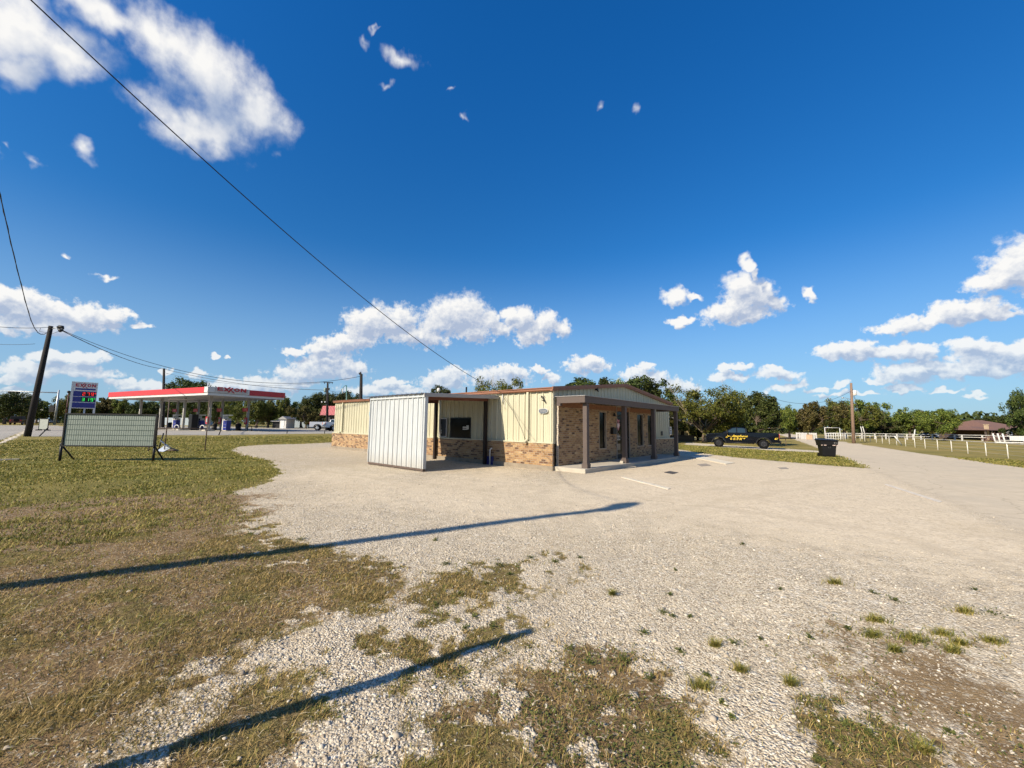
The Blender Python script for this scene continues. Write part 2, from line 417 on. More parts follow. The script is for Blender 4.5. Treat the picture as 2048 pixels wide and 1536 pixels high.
M_WOODPOLE2 = mat('pole_wood_brown', (.20,.13,.09), .9, vary=.25, vscale=6, bump=.5, bscale=30)
M_GALV = mat('galvanised_steel', (.42,.44,.45), .45, metal=.5, vary=.15)
M_CABLE = mat('cable', (.012,.012,.016), .6)
M_CHROME = mat('chrome', (.8,.8,.8), .12, metal=1., vary=.02)
M_YELLOW = mat('yellow_lettering', (.85,.60,.06), .4, vary=.05)
M_CARBLACK = mat('black_car_paint', (.003,.0035,.006), .2, vary=.1, coat=.3, spec=.2)
M_CARWHITE = mat('white_car_paint', (.52,.54,.57), .25, vary=.03, coat=.8)
M_CARRED = mat('dull_red_car_paint', (.10,.02,.02), .3, coat=.6)
M_TAIL = mat('tail_light_red', (.55,.02,.02), .2, vary=.05, coat=.6)
M_PIPEBROWN = mat('rusty_pipe', (.10,.07,.055), .8, vary=.35, vscale=8)

# ------------------------------------------------------------------ ground
def vnoise(x, y, seed=0):
    xi = np.floor(x).astype(np.int64); yi = np.floor(y).astype(np.int64); fx = x - xi; fy = y - yi
    fx = fx*fx*(3-2*fx); fy = fy*fy*(3-2*fy)
    def h(a, b):
        n = (a*374761393 + b*668265263 + seed*974634777) & 0xffffffff
        n = ((n ^ (n >> 13)) * 1274126177) & 0xffffffff
        return ((n ^ (n >> 16)) & 0xffff) / 65535.0
    return (h(xi,yi)*(1-fx)+h(xi+1,yi)*fx)*(1-fy) + (h(xi,yi+1)*(1-fx)+h(xi+1,yi+1)*fx)*fy
def fbm(x, y, s, o=4, seed=0):
    r_ = 0; a = .5; t = 0
    for i in range(o): r_ = r_ + a*vnoise(x*s, y*s, seed+i*17); t += a; s *= 2.03; a *= .55
    return r_/t - .5
def poly_sd(poly, x, y):
    """signed distance, positive inside"""
    d = np.full(x.shape, 1e9); ins = np.zeros(x.shape, bool); n = len(poly)
    for i in range(n):
        ax, ay = poly[i]; bx, by = poly[(i+1) % n]; ex, ey = bx-ax, by-ay; L = ex*ex+ey*ey+1e-12
        t = np.clip(((x-ax)*ex+(y-ay)*ey)/L, 0, 1)
        d = np.minimum(d, np.hypot(x-ax-t*ex, y-ay-t*ey))
        c_ = ((ay > y) != (by > y)) & (x < (bx-ax)*(y-ay)/((by-ay) if by != ay else 1e-12)+ax); ins ^= c_
    return np.where(ins, d, -d)
def wp(pts): return [tuple(gp(*p)[:2]) for p in pts]
Z = {}
Z['lot'] = wp([(700,874),(668,884.5),(600,888),(520,890),(480,893),(462,901),(490,911),(530,921),(556,934),(560,947),(535,962),(500,974),(450,985),(470,1000),(545,1040),(560,1080),(640,1092),(700,1110),(790,1130),(800,1170),(760,1205),(640,1230),(560,1262),(470,1290),(440,1340),(600,1370),(640,1420),(560,1500),(540,1700),(1100,2300),(2600,2000),(3200,1420),(2560,1190),(2075,1050),(1920,990),(1775,938),(1722,936),(1600,926),(1480,916),(1400,906),(1360,899),(1345,893),(900,880)])
Z['asph'] = wp([(1180,950),(1290,930),(1385,905),(1480,916),(1600,926),(1722,936),(1775,938),(1920,990),(2075,1050),(2560,1190),(2700,1330),(2048,1130),(1800,1085),(1500,1045),(1330,1018),(1200,990)])
Z['road'] = wp([(1536,863),(1565,864.5),(1610,872),(1680,883.5),(1750,893),(1840,907),(1950,922),(2048,935.5),(2500,1000),(3400,1130),(3400,1520),(2500,1235),(2048,1068),(1900,1000),(1760,945),(1705,922),(1650,900),(1610,886),(1575,874)])
Z['drive'] = wp([(1372,884.5),(1440,889.5),(1560,896.5),(1640,902),(1655,906),(1560,902),(1440,894.5),(1369,889)])
Z['court'] = wp([(-150,905),(-20,888),(57,858.5),(60,873),(130,872.7),(309,870),(434,870.4),(598,867.5),(668,867),(740,867.5),(760,858),(598,856),(493,854.4),(300,852.5),(200,851.5),(130,852.5),(95,851),(70,850.5),(0,851),(-300,858),(-900,875),(-900,960)])
Z['kerb'] = wp([(-40,892),(0,884.5),(30,872),(57,858),(66,857.5),(36,873),(6,886.5),(-34,896)])
Z['dry'] = wp([(-900,1200),(-300,1040),(0,1000),(200,992),(330,985),(455,978),(560,985),(570,1085),(700,1110),(800,1125),(830,1170),(820,1210),(700,1235),(600,1262),(500,1300),(440,1380),(600,1400),(700,1520),(700,1900),(-1500,2400),(-2000,1500)])
Z['weedA'] = wp([(640,1270),(760,1225),(830,1195),(900,1130),(980,1100),(1100,1100),(1180,1125),(1100,1170),(1040,1190),(990,1230),(1060,1255),(960,1330),(850,1370),(720,1370),(640,1330)])
Z['weedB'] = wp([(1010,1390),(1030,1350),(1120,1345),(1160,1300),(1230,1305),(1320,1365),(1390,1440),(1440,1500),(1540,1700),(1300,2100),(700,2100),(740,1560),(820,1480),(850,1400),(930,1380)])
Z['weedC'] = wp([(1640,1445),(1700,1440),(1800,1480),(1900,1500),(1990,1560),(2000,1700),(1700,1750),(1560,1600),(1620,1520)])
Z['dirtR'] = wp([(1715,1300),(1790,1265),(1900,1290),(2000,1345),(2100,1400),(2300,1520),(2300,1750),(2050,1640),(1960,1560),(1880,1480),(1800,1430),(1700,1360)])
Z['dirtS'] = wp([(1560,930),(1100,960),(1000,940),(840,960),(640,940),(560,960),(700,1010),(900,1040),(1150,1060),(1300,1060),(1600,1100),(2048,1200),(2048,1100),(1700,1000)])
Z['lawnR'] = wp([(1352,880),(1500,868),(1536,864),(1575,875),(1650,900),(1706,922),(1722,935),(1600,925),(1480,915),(1400,905),(1362,898)])
Z['lawnL'] = wp([(-900,985),(-20,893),(8,886),(38,874),(62,873.5),(130,873),(309,870.4),(434,870.6),(598,868),(668,867.5),(700,873),(668,884),(600,887.5),(520,889.5),(480,892.5),(462,901),(490,911),(530,921),(556,934),(560,947),(535,960),(450,975),(330,985),(0,1000),(-300,1040),(-900,1200)])
rs = [0.0, .02]
while rs[-1] < .6: rs.append(rs[-1]*1.15)
while rs[-1] < 75: rs.append(rs[-1]*1.0105 + .0005)
while rs[-1] < 5000: rs.append(rs[-1]*1.12)
rs = np.array(rs[1:]); NR = len(rs)
th = np.concatenate((np.linspace(-64, 64, 620), np.linspace(64, 296, 60)[1:-1])) * math.pi/180; NTH = len(th)
rr, tt = np.meshgrid(rs, th, indexing='ij')
gx = rr*np.sin(tt); gy = rr*np.cos(tt)
jit = np.where((rr > .5) & (rr < 70), 1, 0) * rr * .0011
gx = gx + jit*rng.uniform(-1, 1, gx.shape); gy = gy + jit*rng.uniform(-1, 1, gx.shape)
def zones(gx, gy):
    n_a = fbm(gx, gy, .45, 5, 3); n_b = fbm(gx, gy, 2.2, 5, 9); n_c = fbm(gx, gy, 9., 3, 21); n_v = fbm(gx, gy, 1.1, 4, 31)
    def wgt(name, width, amp, fine=.0):
        return sst(.5 + (poly_sd(Z[name], gx, gy) + n_a*amp + n_b*amp*.6 + n_c*fine)/width)
    lot = wgt('lot', .35, .5, .5); court = wgt('court', .15, .05); road = wgt('road', .7, .5, .2); drive = wgt('drive', .3, .5)
    kerb = wgt('kerb', .12, .02)
    asph = wgt('asph', 2.2, 2.2, .3)
    dry = wgt('dry', 1.6, 1.4, .6); lawnL = wgt('lawnL', .4, .3, .3)
    patches = sst(.5 + (n_b*1.3 + n_c*.5 + n_a*.5 - .03)/.16)
    speck = sst(.5 + (n_c + n_b*.6 - .06)/.08)
    dirtR = wgt('dirtR', .9, 1.1, .8)*.85
    wA = wgt('weedA', .5, .6, .5) * patches; wB = wgt('weedB', .4, .8, .6) * (1-.9*sst(.5+(n_c*.8+n_b*.9-.13)/.08)); wC = wgt('weedC', .4, .8, .6) * sst(.5+(n_b+n_c*.5+.05)/.15)
    near = np.hypot(gx, gy) < 40
    base = np.ones_like(gx)                       # grass by default
    grass = 1-lot; dirt = np.zeros_like(gx)
    # the worn edge: turf thinning into soil and stones
    thin = dry * (1-lawnL)
    stones_in = sst(.5 + (n_a*1.0+n_b*1.2+n_c*.5 - .13)/.10) * sst((gx*1.0+ .55*gy + 1.35)/1.2)
    dirt = np.maximum(dirt, thin * sst(.5+(n_b*.9+n_v*.9+.07)/.18) * .9)
    grass = np.where(thin > 0, grass*(1-thin*stones_in*.95), grass)
    dirt = dirt*(1-stones_in*.9*thin)
    grass = np.clip(np.maximum(grass, np.maximum(wA*.8, np.maximum(wB, wC))), 0, 1)
    dirt = np.maximum(dirt, np.maximum(wB*sst(.5+(n_b+n_v)/.15)*.9, dirtR*.85)); dirt = np.maximum(dirt, wC*.4)
    grass = np.maximum(grass, dirtR*.5*sst(.5+(n_b-.02)/.1))
    hard = np.maximum(np.maximum(court, road), np.maximum(drive, kerb))
    grass *= (1-hard); dirt *= (1-hard)
    return dict(grass=grass, dirt=dirt, asph=asph*lot*(1-road), road=np.maximum(road, 0)*(1-kerb), court=court*(1-kerb), conc=np.maximum(drive*.42, kerb), silt=wgt('dirtS', 2.5, 2.5, .3), lot=lot, thin=thin)
W = zones(gx, gy)
def line_d(pts, x, y):
    d = np.full(x.shape, 1e9)
    for (ax, ay), (bx_, by_) in zip(pts[:-1], pts[1:]):
        ex, ey = bx_-ax, by_-ay; t_ = np.clip(((x-ax)*ex+(y-ay)*ey)/(ex*ex+ey*ey), 0, 1); d = np.minimum(d, np.hypot(x-ax-t_*ex, y-ay-t_*ey))
    return d
TR = [[(2200,1330),(1700,1120),(1330,1030),(1000,985),(700,950),(520,915)], [(2300,1250),(1800,1075),(1400,1005),(1050,970),(760,945),(560,912)], [(1700,960),(1500,990),(1300,1040),(1150,1150),(1120,1330)], [(1650,950),(1430,975),(1200,1020),(1010,1130),(930,1330)], [(1105,965),(1095,990),(1110,1040),(1180,1120)]]
trk = np.zeros_like(gx)
for T_ in TR: trk = np.maximum(trk, sst(1-(line_d(wp(T_), gx+fbm(gx, gy, .5, 3, 71)*.8, gy)-.05)/.22))
W['track'] = trk*(.55+fbm(gx, gy, 1.5, 4, 72))*W['lot']
micro = (fbm(gx, gy, 1.3, 4, 5)*.045 + fbm(gx, gy, 7., 3, 6)*.016*(.4+W['grass'])) * np.clip(1.3-rr/14, 0, 1) * (1-np.clip(W['road']+W['court'], 0, 1)*.8)
bd = poly_sd([(1.53-.2*.66,15.3), (1.53+12.3*.66+1.5,15.3+12.3*.751-1.8), (-5,34), (-13,27)], gx, gy)
gzz = gz(gx, gy) + micro*np.clip(1-np.maximum(bd+1.5, 0), 0, 1) + W['conc']*.0
def ground_z(x, y):
    x = np.asarray(x, float); y = np.asarray(y, float); w_ = np.clip(1.3-np.hypot(x, y)/14, 0, 1)
    return gz(x, y) + (fbm(x, y, 1.3, 4, 5)*.045)*w_
idx = np.arange(NR*NTH).reshape(NR, NTH)
nx = np.roll(idx, -1, axis=1)
q = np.stack((idx[:-1], nx[:-1], nx[1:], idx[1:]), -1).reshape(-1, 4)[:, ::-1]
verts = np.stack((gx, gy, gzz), -1).reshape(-1, 3)
zid = np.zeros((NR, NTH), int)                       # 0 grass, 1 lot, 2 road, 3 forecourt
zid[W['lot'] > .5] = 1; zid[(W['road'] > .5)] = 2; zid[(W['court'] > .5)] = 3; zid[(W['conc'] > .5)] = 4
fz = zid[:-1].reshape(-1)
NAMES = ['ground', 'gravel_parking_lot', 'road', 'forecourt_pavement', 'concrete_path']
gm = bpy.data.materials.new('ground_cover'); gm.use_nodes = True
for k, nm in enumerate(NAMES):
    sel = q[fz == k]
    if k == 0:   # close the disc under the camera
        sel = sel
    used, inv = np.unique(sel, return_inverse=True); inv = inv.reshape(-1, 4)
    me = bpy.data.meshes.new(nm); me.vertices.add(len(used)); me.vertices.foreach_set('co', verts[used].astype(np.float32).ravel())
    me.loops.add(inv.size); me.loops.foreach_set('vertex_index', inv.astype(np.int32).ravel())
    me.polygons.add(len(inv)); me.polygons.foreach_set('loop_start', np.arange(0, inv.size, 4, dtype=np.int32)); me.polygons.foreach_set('loop_total', np.full(len(inv), 4, dtype=np.int32))
    me.polygons.foreach_set('use_smooth', np.ones(len(inv), bool)); me.update(calc_edges=True)
    for a in ('grass', 'dirt', 'asph', 'road', 'court', 'conc', 'silt', 'track'):
        at_ = me.attributes.new('w_'+a, 'FLOAT', 'POINT'); at_.data.foreach_set('value', W[a].reshape(-1)[used].astype(np.float32))
    me.materials.append(gm); o = bpy.data.objects.new(nm, me); col.objects.link(o); tag(o, None, None, kind='structure')
# cap below the viewer
t = NT(gm.node_tree); b = t.n['Principled BSDF']; tc_ = t.add('ShaderNodeTexCoord'); OB = tc_.outputs['Object']
def A_(n):
    a = t.add('ShaderNodeAttribute'); a.attribute_name = 'w_'+n; return a.outputs['Fac']
n_lo = t.noise(OB, .35, 5, .6); n_mid = t.noise(OB, 3.2, 6, .65); n_hi = t.noise(OB, 22, 5, .7); n_vhi = t.noise(OB, 85, 3, .7)
# gravel: two sizes of stone over pale dust
v1 = t.add('ShaderNodeTexVoronoi'); v1.inputs['Scale'].default_value = 62; t.link(OB, v1.inputs['Vector'])
v2 = t.add('ShaderNodeTexVoronoi'); v2.inputs['Scale'].default_value = 27; t.link(OB, v2.inputs['Vector'])
cs = t.add('ShaderNodeSeparateColor'); t.link(v1.outputs['Color'], cs.inputs[0])
cs2 = t.add('ShaderNodeSeparateColor'); t.link(v2.outputs['Color'], cs2.inputs[0])
stone = t.ramp(cs.outputs[0], [(0, (.24,.19,.135)), (.14, (.42,.355,.27)), (.5, (.57,.50,.395)), (.86, (.66,.595,.48)), (1, (.78,.74,.65))])
big = t.mapr(t.math('ADD', cs2.outputs[0], t.mapr(n_mid, .35, .65, -.12, .12)), .72, .78)
stone2 = t.ramp(cs2.outputs[1], [(0, (.34,.29,.22)), (.5, (.54,.49,.41)), (1, (.74,.70,.63))])
gr = t.mix(big, stone, stone2)
gr = t.mix(t.mapr(v1.outputs['Distance'], .42, .85, 0, .75), gr, (.16,.125,.085))
dust = t.mix(t.mapr(n_mid, .3, .7), (.56,.475,.355), (.66,.575,.45))
silt = t.math('MULTIPLY', t.mapr(t.math('ADD', n_mid, t.math('MULTIPLY', A_('silt'), .30)), .48, .80), .62)
gr = t.mix(silt, gr, dust)
gr = t.mix(t.mapr(n_lo, .42, .66, 0, .22), gr, (.40,.325,.22))
# worn chip-seal
asp = t.mix(t.mapr(n_mid, .3, .7), (.50,.425,.32), (.59,.51,.395))
asp = t.mix(t.mapr(t.noise(OB, 1.1, 7, .68), .55, .68, 0, .45), asp, (.43,.38,.31))
asp = t.mix(t.mapr(cs.outputs[1], .80, .92, 0, .6), asp, (.66,.61,.52))
asp = t.mix(t.mapr(cs2.outputs[2], .78, .9, 0, .5), asp, (.34,.285,.215))
asp = t.mix(t.mapr(t.noise(OB, 6, 6, .75), .52, .66, 0, .38), asp, (.36,.305,.235))
asp = t.mix(t.mapr(n_hi, .60, .72, 0, .22), asp, (.27,.225,.17))
crk = t.vor(t.vmath('ADD', OB, t.vmath('SCALE', t.noise(OB, .9, 4, .6, out=1), .9)), .30, 'DISTANCE_TO_EDGE')
crk_m = t.math('MULTIPLY', t.mapr(crk, 0, .008, .4, 0), t.mapr(n_lo, .45, .6))
asp = t.mix(crk_m, asp, (.13,.11,.09))
road = t.mix(t.mapr(n_mid, .3, .7), (.45,.39,.305), (.53,.465,.37))
road = t.mix(t.mapr(t.noise(OB, .5, 6, .6), .5, .7, 0, .5), road, (.40,.36,.30))
road = t.mix(t.math('MULTIPLY', t.mapr(crk, 0, .01, .5, 0), .6), road, (.14,.12,.10))
court = t.mix(t.mapr(n_lo, .3, .7), (.26,.25,.235), (.36,.345,.32))
conc = t.mix(t.mapr(n_mid, .3, .7), (.50,.45,.37), (.62,.57,.48))
# soil and turf
dirt = t.mix(t.mapr(n_mid, .3, .7), (.135,.085,.043), (.29,.205,.112))
dirt = t.mix(t.mapr(n_hi, .5, .68, 0, .6), dirt, (.35,.265,.155))
dirt = t.mix(t.mapr(cs.outputs[2], .88, .95, 0, .8), dirt, (.46,.41,.33))
gg = t.mix(t.mapr(n_mid, .36, .64), (.12,.125,.028), (.22,.19,.052))
gg = t.mix(t.mapr(n_lo, .40, .66), gg, (.29,.235,.075))
gg = t.mix(t.mapr(n_hi, .35, .65, 0, .55), gg, (.075,.08,.02))
gg = t.mix(t.mapr(n_vhi, .55, .72, 0, .5), gg, (.38,.31,.13))
nearf = t.mapr(t.vmath('LENGTH', OB, out=1), 6, 16, 1, 0)
thatch = t.mix(t.mapr(n_hi, .4, .62), (.085,.055,.025), (.27,.20,.09))
thatch = t.mix(t.mapr(n_vhi, .5, .66, 0, .7), thatch, (.46,.38,.22))
gg = t.mix(t.math('MULTIPLY', nearf, t.mapr(t.noise(OB, 7, 6, .72), .40, .56, .35, .95)), gg, thatch)
far = t.mapr(t.vmath('LENGTH', OB, out=1), 30, 70)
gg = t.mix(t.math('MULTIPLY', far, .7), gg, t.mix(t.mapr(t.noise(OB, .12, 5, .65), .35, .62), (.17,.155,.05), (.33,.25,.10)))
edge_n = t.math('MULTIPLY', t.math('SUBTRACT', t.math('ADD', t.math('MULTIPLY', n_hi, .6), t.math('MULTIPLY', n_vhi, .4)), .5), 2.6)
def sharp(a, wdt=.16):   # a weight whose edge breaks up into tufts and stones
    av = A_(a); k_ = t.math('MULTIPLY', t.math('MULTIPLY', av, t.math('SUBTRACT', 1, av)), 4.0, clamp=True)
    return t.mapr(t.math('MULTIPLY_ADD', edge_n, t.math('POWER', k_, .5), av), .5-wdt, .5+wdt, 0, 1, True)
c = t.mix(A_('asph'), gr, asp)
c = t.mix(t.math('MULTIPLY', A_('track'), .62), c, t.mix(n_mid, (.36,.30,.225), (.50,.435,.335)))
c = t.mix(t.math('MULTIPLY', t.mapr(t.noise(OB, .23, 5, .62), .52, .66), .30), c, (.42,.35,.25))
c = t.mix(sharp('grass'), c, gg)
c = t.mix(sharp('dirt', .25), c, dirt)
c = t.mix(A_('road'), c, road); c = t.mix(A_('court'), c, court); c = t.mix(A_('conc'), c, conc)
c = t.mix(1.0, c, (1.08,1.05,.975), 'MULTIPLY')
t.link(c, b.inputs['Base Color']); b.inputs['Roughness'].default_value = .95; b.inputs['Specular IOR Level'].default_value = .15
soft_ = t.math('MAXIMUM', A_('grass'), A_('dirt'))
hg = t.math('MULTIPLY', t.math('SUBTRACT', 1, v1.outputs['Distance']), t.math('SUBTRACT', 1, t.math('MULTIPLY', silt, .7)))
hgr = t.math('ADD', hg, t.math('MULTIPLY', t.math('MULTIPLY', big, t.math('SUBTRACT', 1, v2.outputs['Distance'])), 1.3))
hard_ = t.math('MAXIMUM', t.math('MAXIMUM', A_('road'), A_('court')), t.math('MAXIMUM', A_('conc'), A_('asph')))
hgr = t.math('MULTIPLY', hgr, t.math('SUBTRACT', 1, t.math('MULTIPLY', hard_, .6)))
hs = t.math('ADD', t.math('MULTIPLY', n_hi, 3.0), t.math('MULTIPLY', n_vhi, 1.5))
hh = t.fmix(soft_, hgr, hs)
bm_ = t.add('ShaderNodeBump'); bm_.inputs['Distance'].default_value = .012; bm_.inputs['Strength'].default_value = 1.0; t.link(hh, bm_.inputs['Height'])
t.link(bm_.outputs[0], b.inputs['Normal'])

# ---- batches of tiny things as one mesh each (stuff)
def soup(name, V, Fc, m_, label, nper, smooth=False, attr=None):
    """V: (N, nv, 3); Fc: faces of one element"""
    N, nv, _ = V.shape; L = [len(f) for f in Fc]; tot = sum(L)
    fl = np.array([i for f in Fc for i in f])
    li = (np.arange(N)[:, None]*nv + fl[None, :]).ravel().astype(np.int32)
    starts = (np.arange(N)[:, None]*tot + np.array([0]+list(np.cumsum(L)[:-1]))[None, :]).ravel().astype(np.int32)
    me = bpy.data.meshes.new(name); me.vertices.add(N*nv); me.vertices.foreach_set('co', V.reshape(-1).astype(np.float32))
    me.loops.add(len(li)); me.loops.foreach_set('vertex_index', li)
    me.polygons.add(len(starts)); me.polygons.foreach_set('loop_start', starts); me.polygons.foreach_set('loop_total', np.tile(np.array(L, dtype=np.int32), N))
    if smooth: me.polygons.foreach_set('use_smooth', np.ones(len(starts), bool))
    me.update(calc_edges=True)
    me.materials.append(m_); o = bpy.data.objects.new(name, me); col.objects.link(o)
    if label: tag(o, label, nper, kind='stuff')
    return o
def leafmat(name, stops, rough=.6, trans=.25, perobj=False):
    m_ = bpy.data.materials.new(name); m_.use_nodes = True; t = NT(m_.node_tree); b = t.n['Principled BSDF']
    g = t.add('ShaderNodeNewGeometry'); tc_ = t.add('ShaderNodeTexCoord')
    f = g.outputs['Random Per Island']
    n_ = t.noise(tc_.outputs['Object'], .9, 3, .6)
    f2 = t.math('ADD', t.math('MULTIPLY', f, .65), t.mapr(n_, .3, .7, 0, .35))
    c = t.ramp(f2, stops)
    if perobj:
        oi = t.add('ShaderNodeObjectInfo'); hs = t.add('ShaderNodeHueSaturation')
        t.link(t.mapr(oi.outputs['Random'], 0, 1, .475, .515), hs.inputs['Hue']); t.link(t.mapr(oi.outputs['Random'], 0, 1, .75, 1.2), hs.inputs['Value']); t.link(c, hs.inputs['Color']); c = hs.outputs[0]
    t.link(c, b.inputs['Base Color']); b.inputs['Roughness'].default_value = rough; b.inputs['Specular IOR Level'].default_value = .25
    tr = t.add('ShaderNodeBsdfTranslucent'); t.link(c, tr.inputs[0]); mx = t.add('ShaderNodeMixShader'); mx.inputs[0].default_value = trans
    t.link(b.outputs[0], mx.inputs[1]); t.link(tr.outputs[0], mx.inputs[2]); t.link(mx.outputs[0], t.n['Material Output'].inputs[0])
    return m_
def in_view(n, rmin, rmax, pw=1.0):
    """random ground points, denser towards the viewer"""
    u_ = rng.uniform(0, 1, n)
    r_ = (rmin**(2-pw) + u_*(rmax**(2-pw)-rmin**(2-pw)))**(1/(2-pw)) if pw != 2 else rmin*(rmax/rmin)**u_
    a_ = rng.uniform(-58, 58, n)*math.pi/180
    return r_*np.sin(a_), r_*np.cos(a_)
def sample_w(x, y): return zones(x, y)
# loose stones
x, y = in_view(230000, 1.0, 13, 1.75); Ws = sample_w(x, y)
dens = (1-np.clip(Ws['grass']*1.0, 0, 1))*(1-.75*Ws['silt'])*(1-.55*sst((x-.3*y-.5)/2))*(1-Ws['asph'])*(1-Ws['dirt']*.7)*(1-Ws['road'])
dens = dens*(.45+.55*sst(.5+fbm(x, y, .8, 4, 77)/.15)) + .03*(1-Ws['court'])*(1-Ws['road'])*(1-Ws['asph'])*(np.hypot(x,y) < 8)
bad = poly_sd([(1.53,15.2), (-4.4,12.0), (-7,17), (-11,28), (10,26)], x, y) > 0
k_ = (rng.uniform(0, 1, len(x)) < dens) & ~bad; x = x[k_]; y = y[k_]
ico = np.array([(0,0,1),(.894,0,.447),(.276,.851,.447),(-.724,.526,.447),(-.724,-.526,.447),(.276,-.851,.447),(.724,.526,-.447),(-.276,.851,-.447),(-.894,0,-.447),(-.276,-.851,-.447),(.724,-.526,-.447),(0,0,-1)])
icf = [(0,1,2),(0,2,3),(0,3,4),(0,4,5),(0,5,1),(1,6,2),(2,7,3),(3,8,4),(4,9,5),(5,10,1),(6,7,2),(7,8,3),(8,9,4),(9,10,5),(10,6,1)]
N = len(x); dist = np.hypot(x, y)
sz = np.exp(rng.normal(-5.6, .40, N)) * (1+dist*.045) * np.where(rng.uniform(0,1,N) < .035, 2.0, 1)
sz = np.clip(sz, .0022, .022)
V = ico[None]*(1+rng.uniform(-.28, .28, (N, 12, 1))) * (np.stack((rng.uniform(.7,1.3,N), rng.uniform(.7,1.3,N), rng.uniform(.4,.8,N)), -1)[:, None, :])
a = rng.uniform(0, 6.283, N); ca, sa = np.cos(a)[:, None], np.sin(a)[:, None]
tl = rng.uniform(-.4, .4, (N,1)); V = np.stack((V[...,0], V[...,1]*np.cos(tl)-V[...,2]*np.sin(tl), V[...,1]*np.sin(tl)+V[...,2]*np.cos(tl)), -1)
V = np.stack((V[...,0]*ca-V[...,1]*sa, V[...,0]*sa+V[...,1]*ca, V[...,2]), -1)*sz[:, None, None]
V += np.stack((x, y, ground_z(x, y)+sz*.28), -1)[:, None, :]
def stonemat():
    m_ = bpy.data.materials.new('limestone'); m_.use_nodes = True; t = NT(m_.node_tree); b = t.n['Principled BSDF']
    g = t.add('ShaderNodeNewGeometry'); tc_ = t.add('ShaderNodeTexCoord')
    c = t.ramp(g.outputs['Random Per Island'], [(0, (.22,.175,.125)), (.12, (.34,.285,.215)), (.5, (.44,.385,.30)), (.88, (.49,.44,.355)), (1, (.60,.565,.49))])
    c = t.mix(t.mapr(t.noise(tc_.outputs['Object'], 90, 3, .6), .5, .7, 0, .35), c, (.45,.36,.25))
    t.link(c, b.inputs['Base Color']); b.inputs['Roughness'].default_value = .9; return m_
sz=sz
soup('loose_gravel', V, icf, stonemat(), 'loose pale limestone gravel lying across the lot', 'gravel')
print('stones', N)
# grass blades
def blades(x, y, hgt, wid, lean, name, m_, label, cat):
    N = len(x); a = rng.uniform(0, 6.283, N); dx, dy = np.cos(a), np.sin(a); px_, py_ = -dy, dx
    z = ground_z(x, y)-.004; l = lean*hgt
    b0 = np.stack((x, y, z), -1); side = np.stack((px_*wid, py_*wid, 0*wid), -1)
    mid = b0+np.stack((dx*l*.35, dy*l*.35, hgt*.62), -1); tip = b0+np.stack((dx*l, dy*l, hgt), -1)
    V = np.stack((b0-side, b0+side, mid-side*.7, mid+side*.7, tip), 1)
    return soup(name, V, [(0,1,3,2), (2,3,4)], m_, label, cat)
M_TURF = leafmat('turf', [(0, (0.065,0.079,0.014)), (.3, (0.156,0.165,0.031)), (.6, (0.273,0.244,0.055)), (.85, (0.429,0.329,0.105)), (1, (0.624,0.476,0.198))])
M_DRY = leafmat('dry_turf', [(0, (0.091,0.073,0.021)), (.3, (0.195,0.152,0.044)), (.6, (0.351,0.250,0.086)), (.85, (0.546,0.378,0.161)), (1, (0.754,0.573,0.310))])
M_WEED = leafmat('weed_leaf', [(0, (0.043,0.055,0.013)), (.5, (0.109,0.124,0.029)), (.85, (0.189,0.189,0.052)), (1, (0.319,0.247,0.091))])
x, y = in_view(620000, 1.0, 11, 1.7); Ws = sample_w(x, y)
dn = Ws['grass']*(1-.5*Ws['dirt'])*(1-.55*(1-Ws['thin'])*sst((x+.5)/.5))*(.25+.75*sst(.5+(fbm(x, y, 3.4, 4, 41)+.03)/.14)); kk = rng.uniform(0,1,len(x)) < dn*.9; x = x[kk]; y = y[kk]; th_ = Ws['thin'][kk]; dd = np.hypot(x, y)
gr_n = sst(.5+(fbm(x, y, 1.6, 4, 51)-.02)/.12)
isdry = rng.uniform(0,1,len(x)) < .60+.35*(1-gr_n)
hg_ = rng.uniform(.008, .034, len(x))*(1+dd*.03)*np.where(rng.uniform(0,1,len(x)) < .03, 1.8, 1)
wd = .0011*(1+dd*.32)*rng.uniform(.7,1.5,len(x)); ln = rng.uniform(.2, 2.0, len(x))
blades(x[isdry], y[isdry], hg_[isdry], wd[isdry], ln[isdry]*1.2, 'dry_grass', M_DRY, 'dry straw coloured grass of the worn verge in front', 'dry grass')
blades(x[~isdry], y[~isdry], hg_[~isdry], wd[~isdry], ln[~isdry], 'short_grass', M_TURF, 'short patchy green grass on the near verge', 'grass')
x, y = in_view(420000, 8, 48, 1.55); Ws = sample_w(x, y)
dn = Ws['grass']*(1-.7*Ws['dirt'])*(.25+.75*sst(.5+(fbm(x, y, .9, 4, 61)+.03)/.2)); kk = rng.uniform(0,1,len(x)) < dn; x = x[kk]; y = y[kk]; dd = np.hypot(x, y)
blades(x, y, rng.uniform(.02, .05, len(x))*(1+dd*.012), .002*(1+dd*.30)*rng.uniform(.7,1.4,len(x)), rng.uniform(.2,1.6,len(x)), 'lawn_grass', M_TURF, 'mown yellow-green lawn grass further back on both sides', 'lawn')
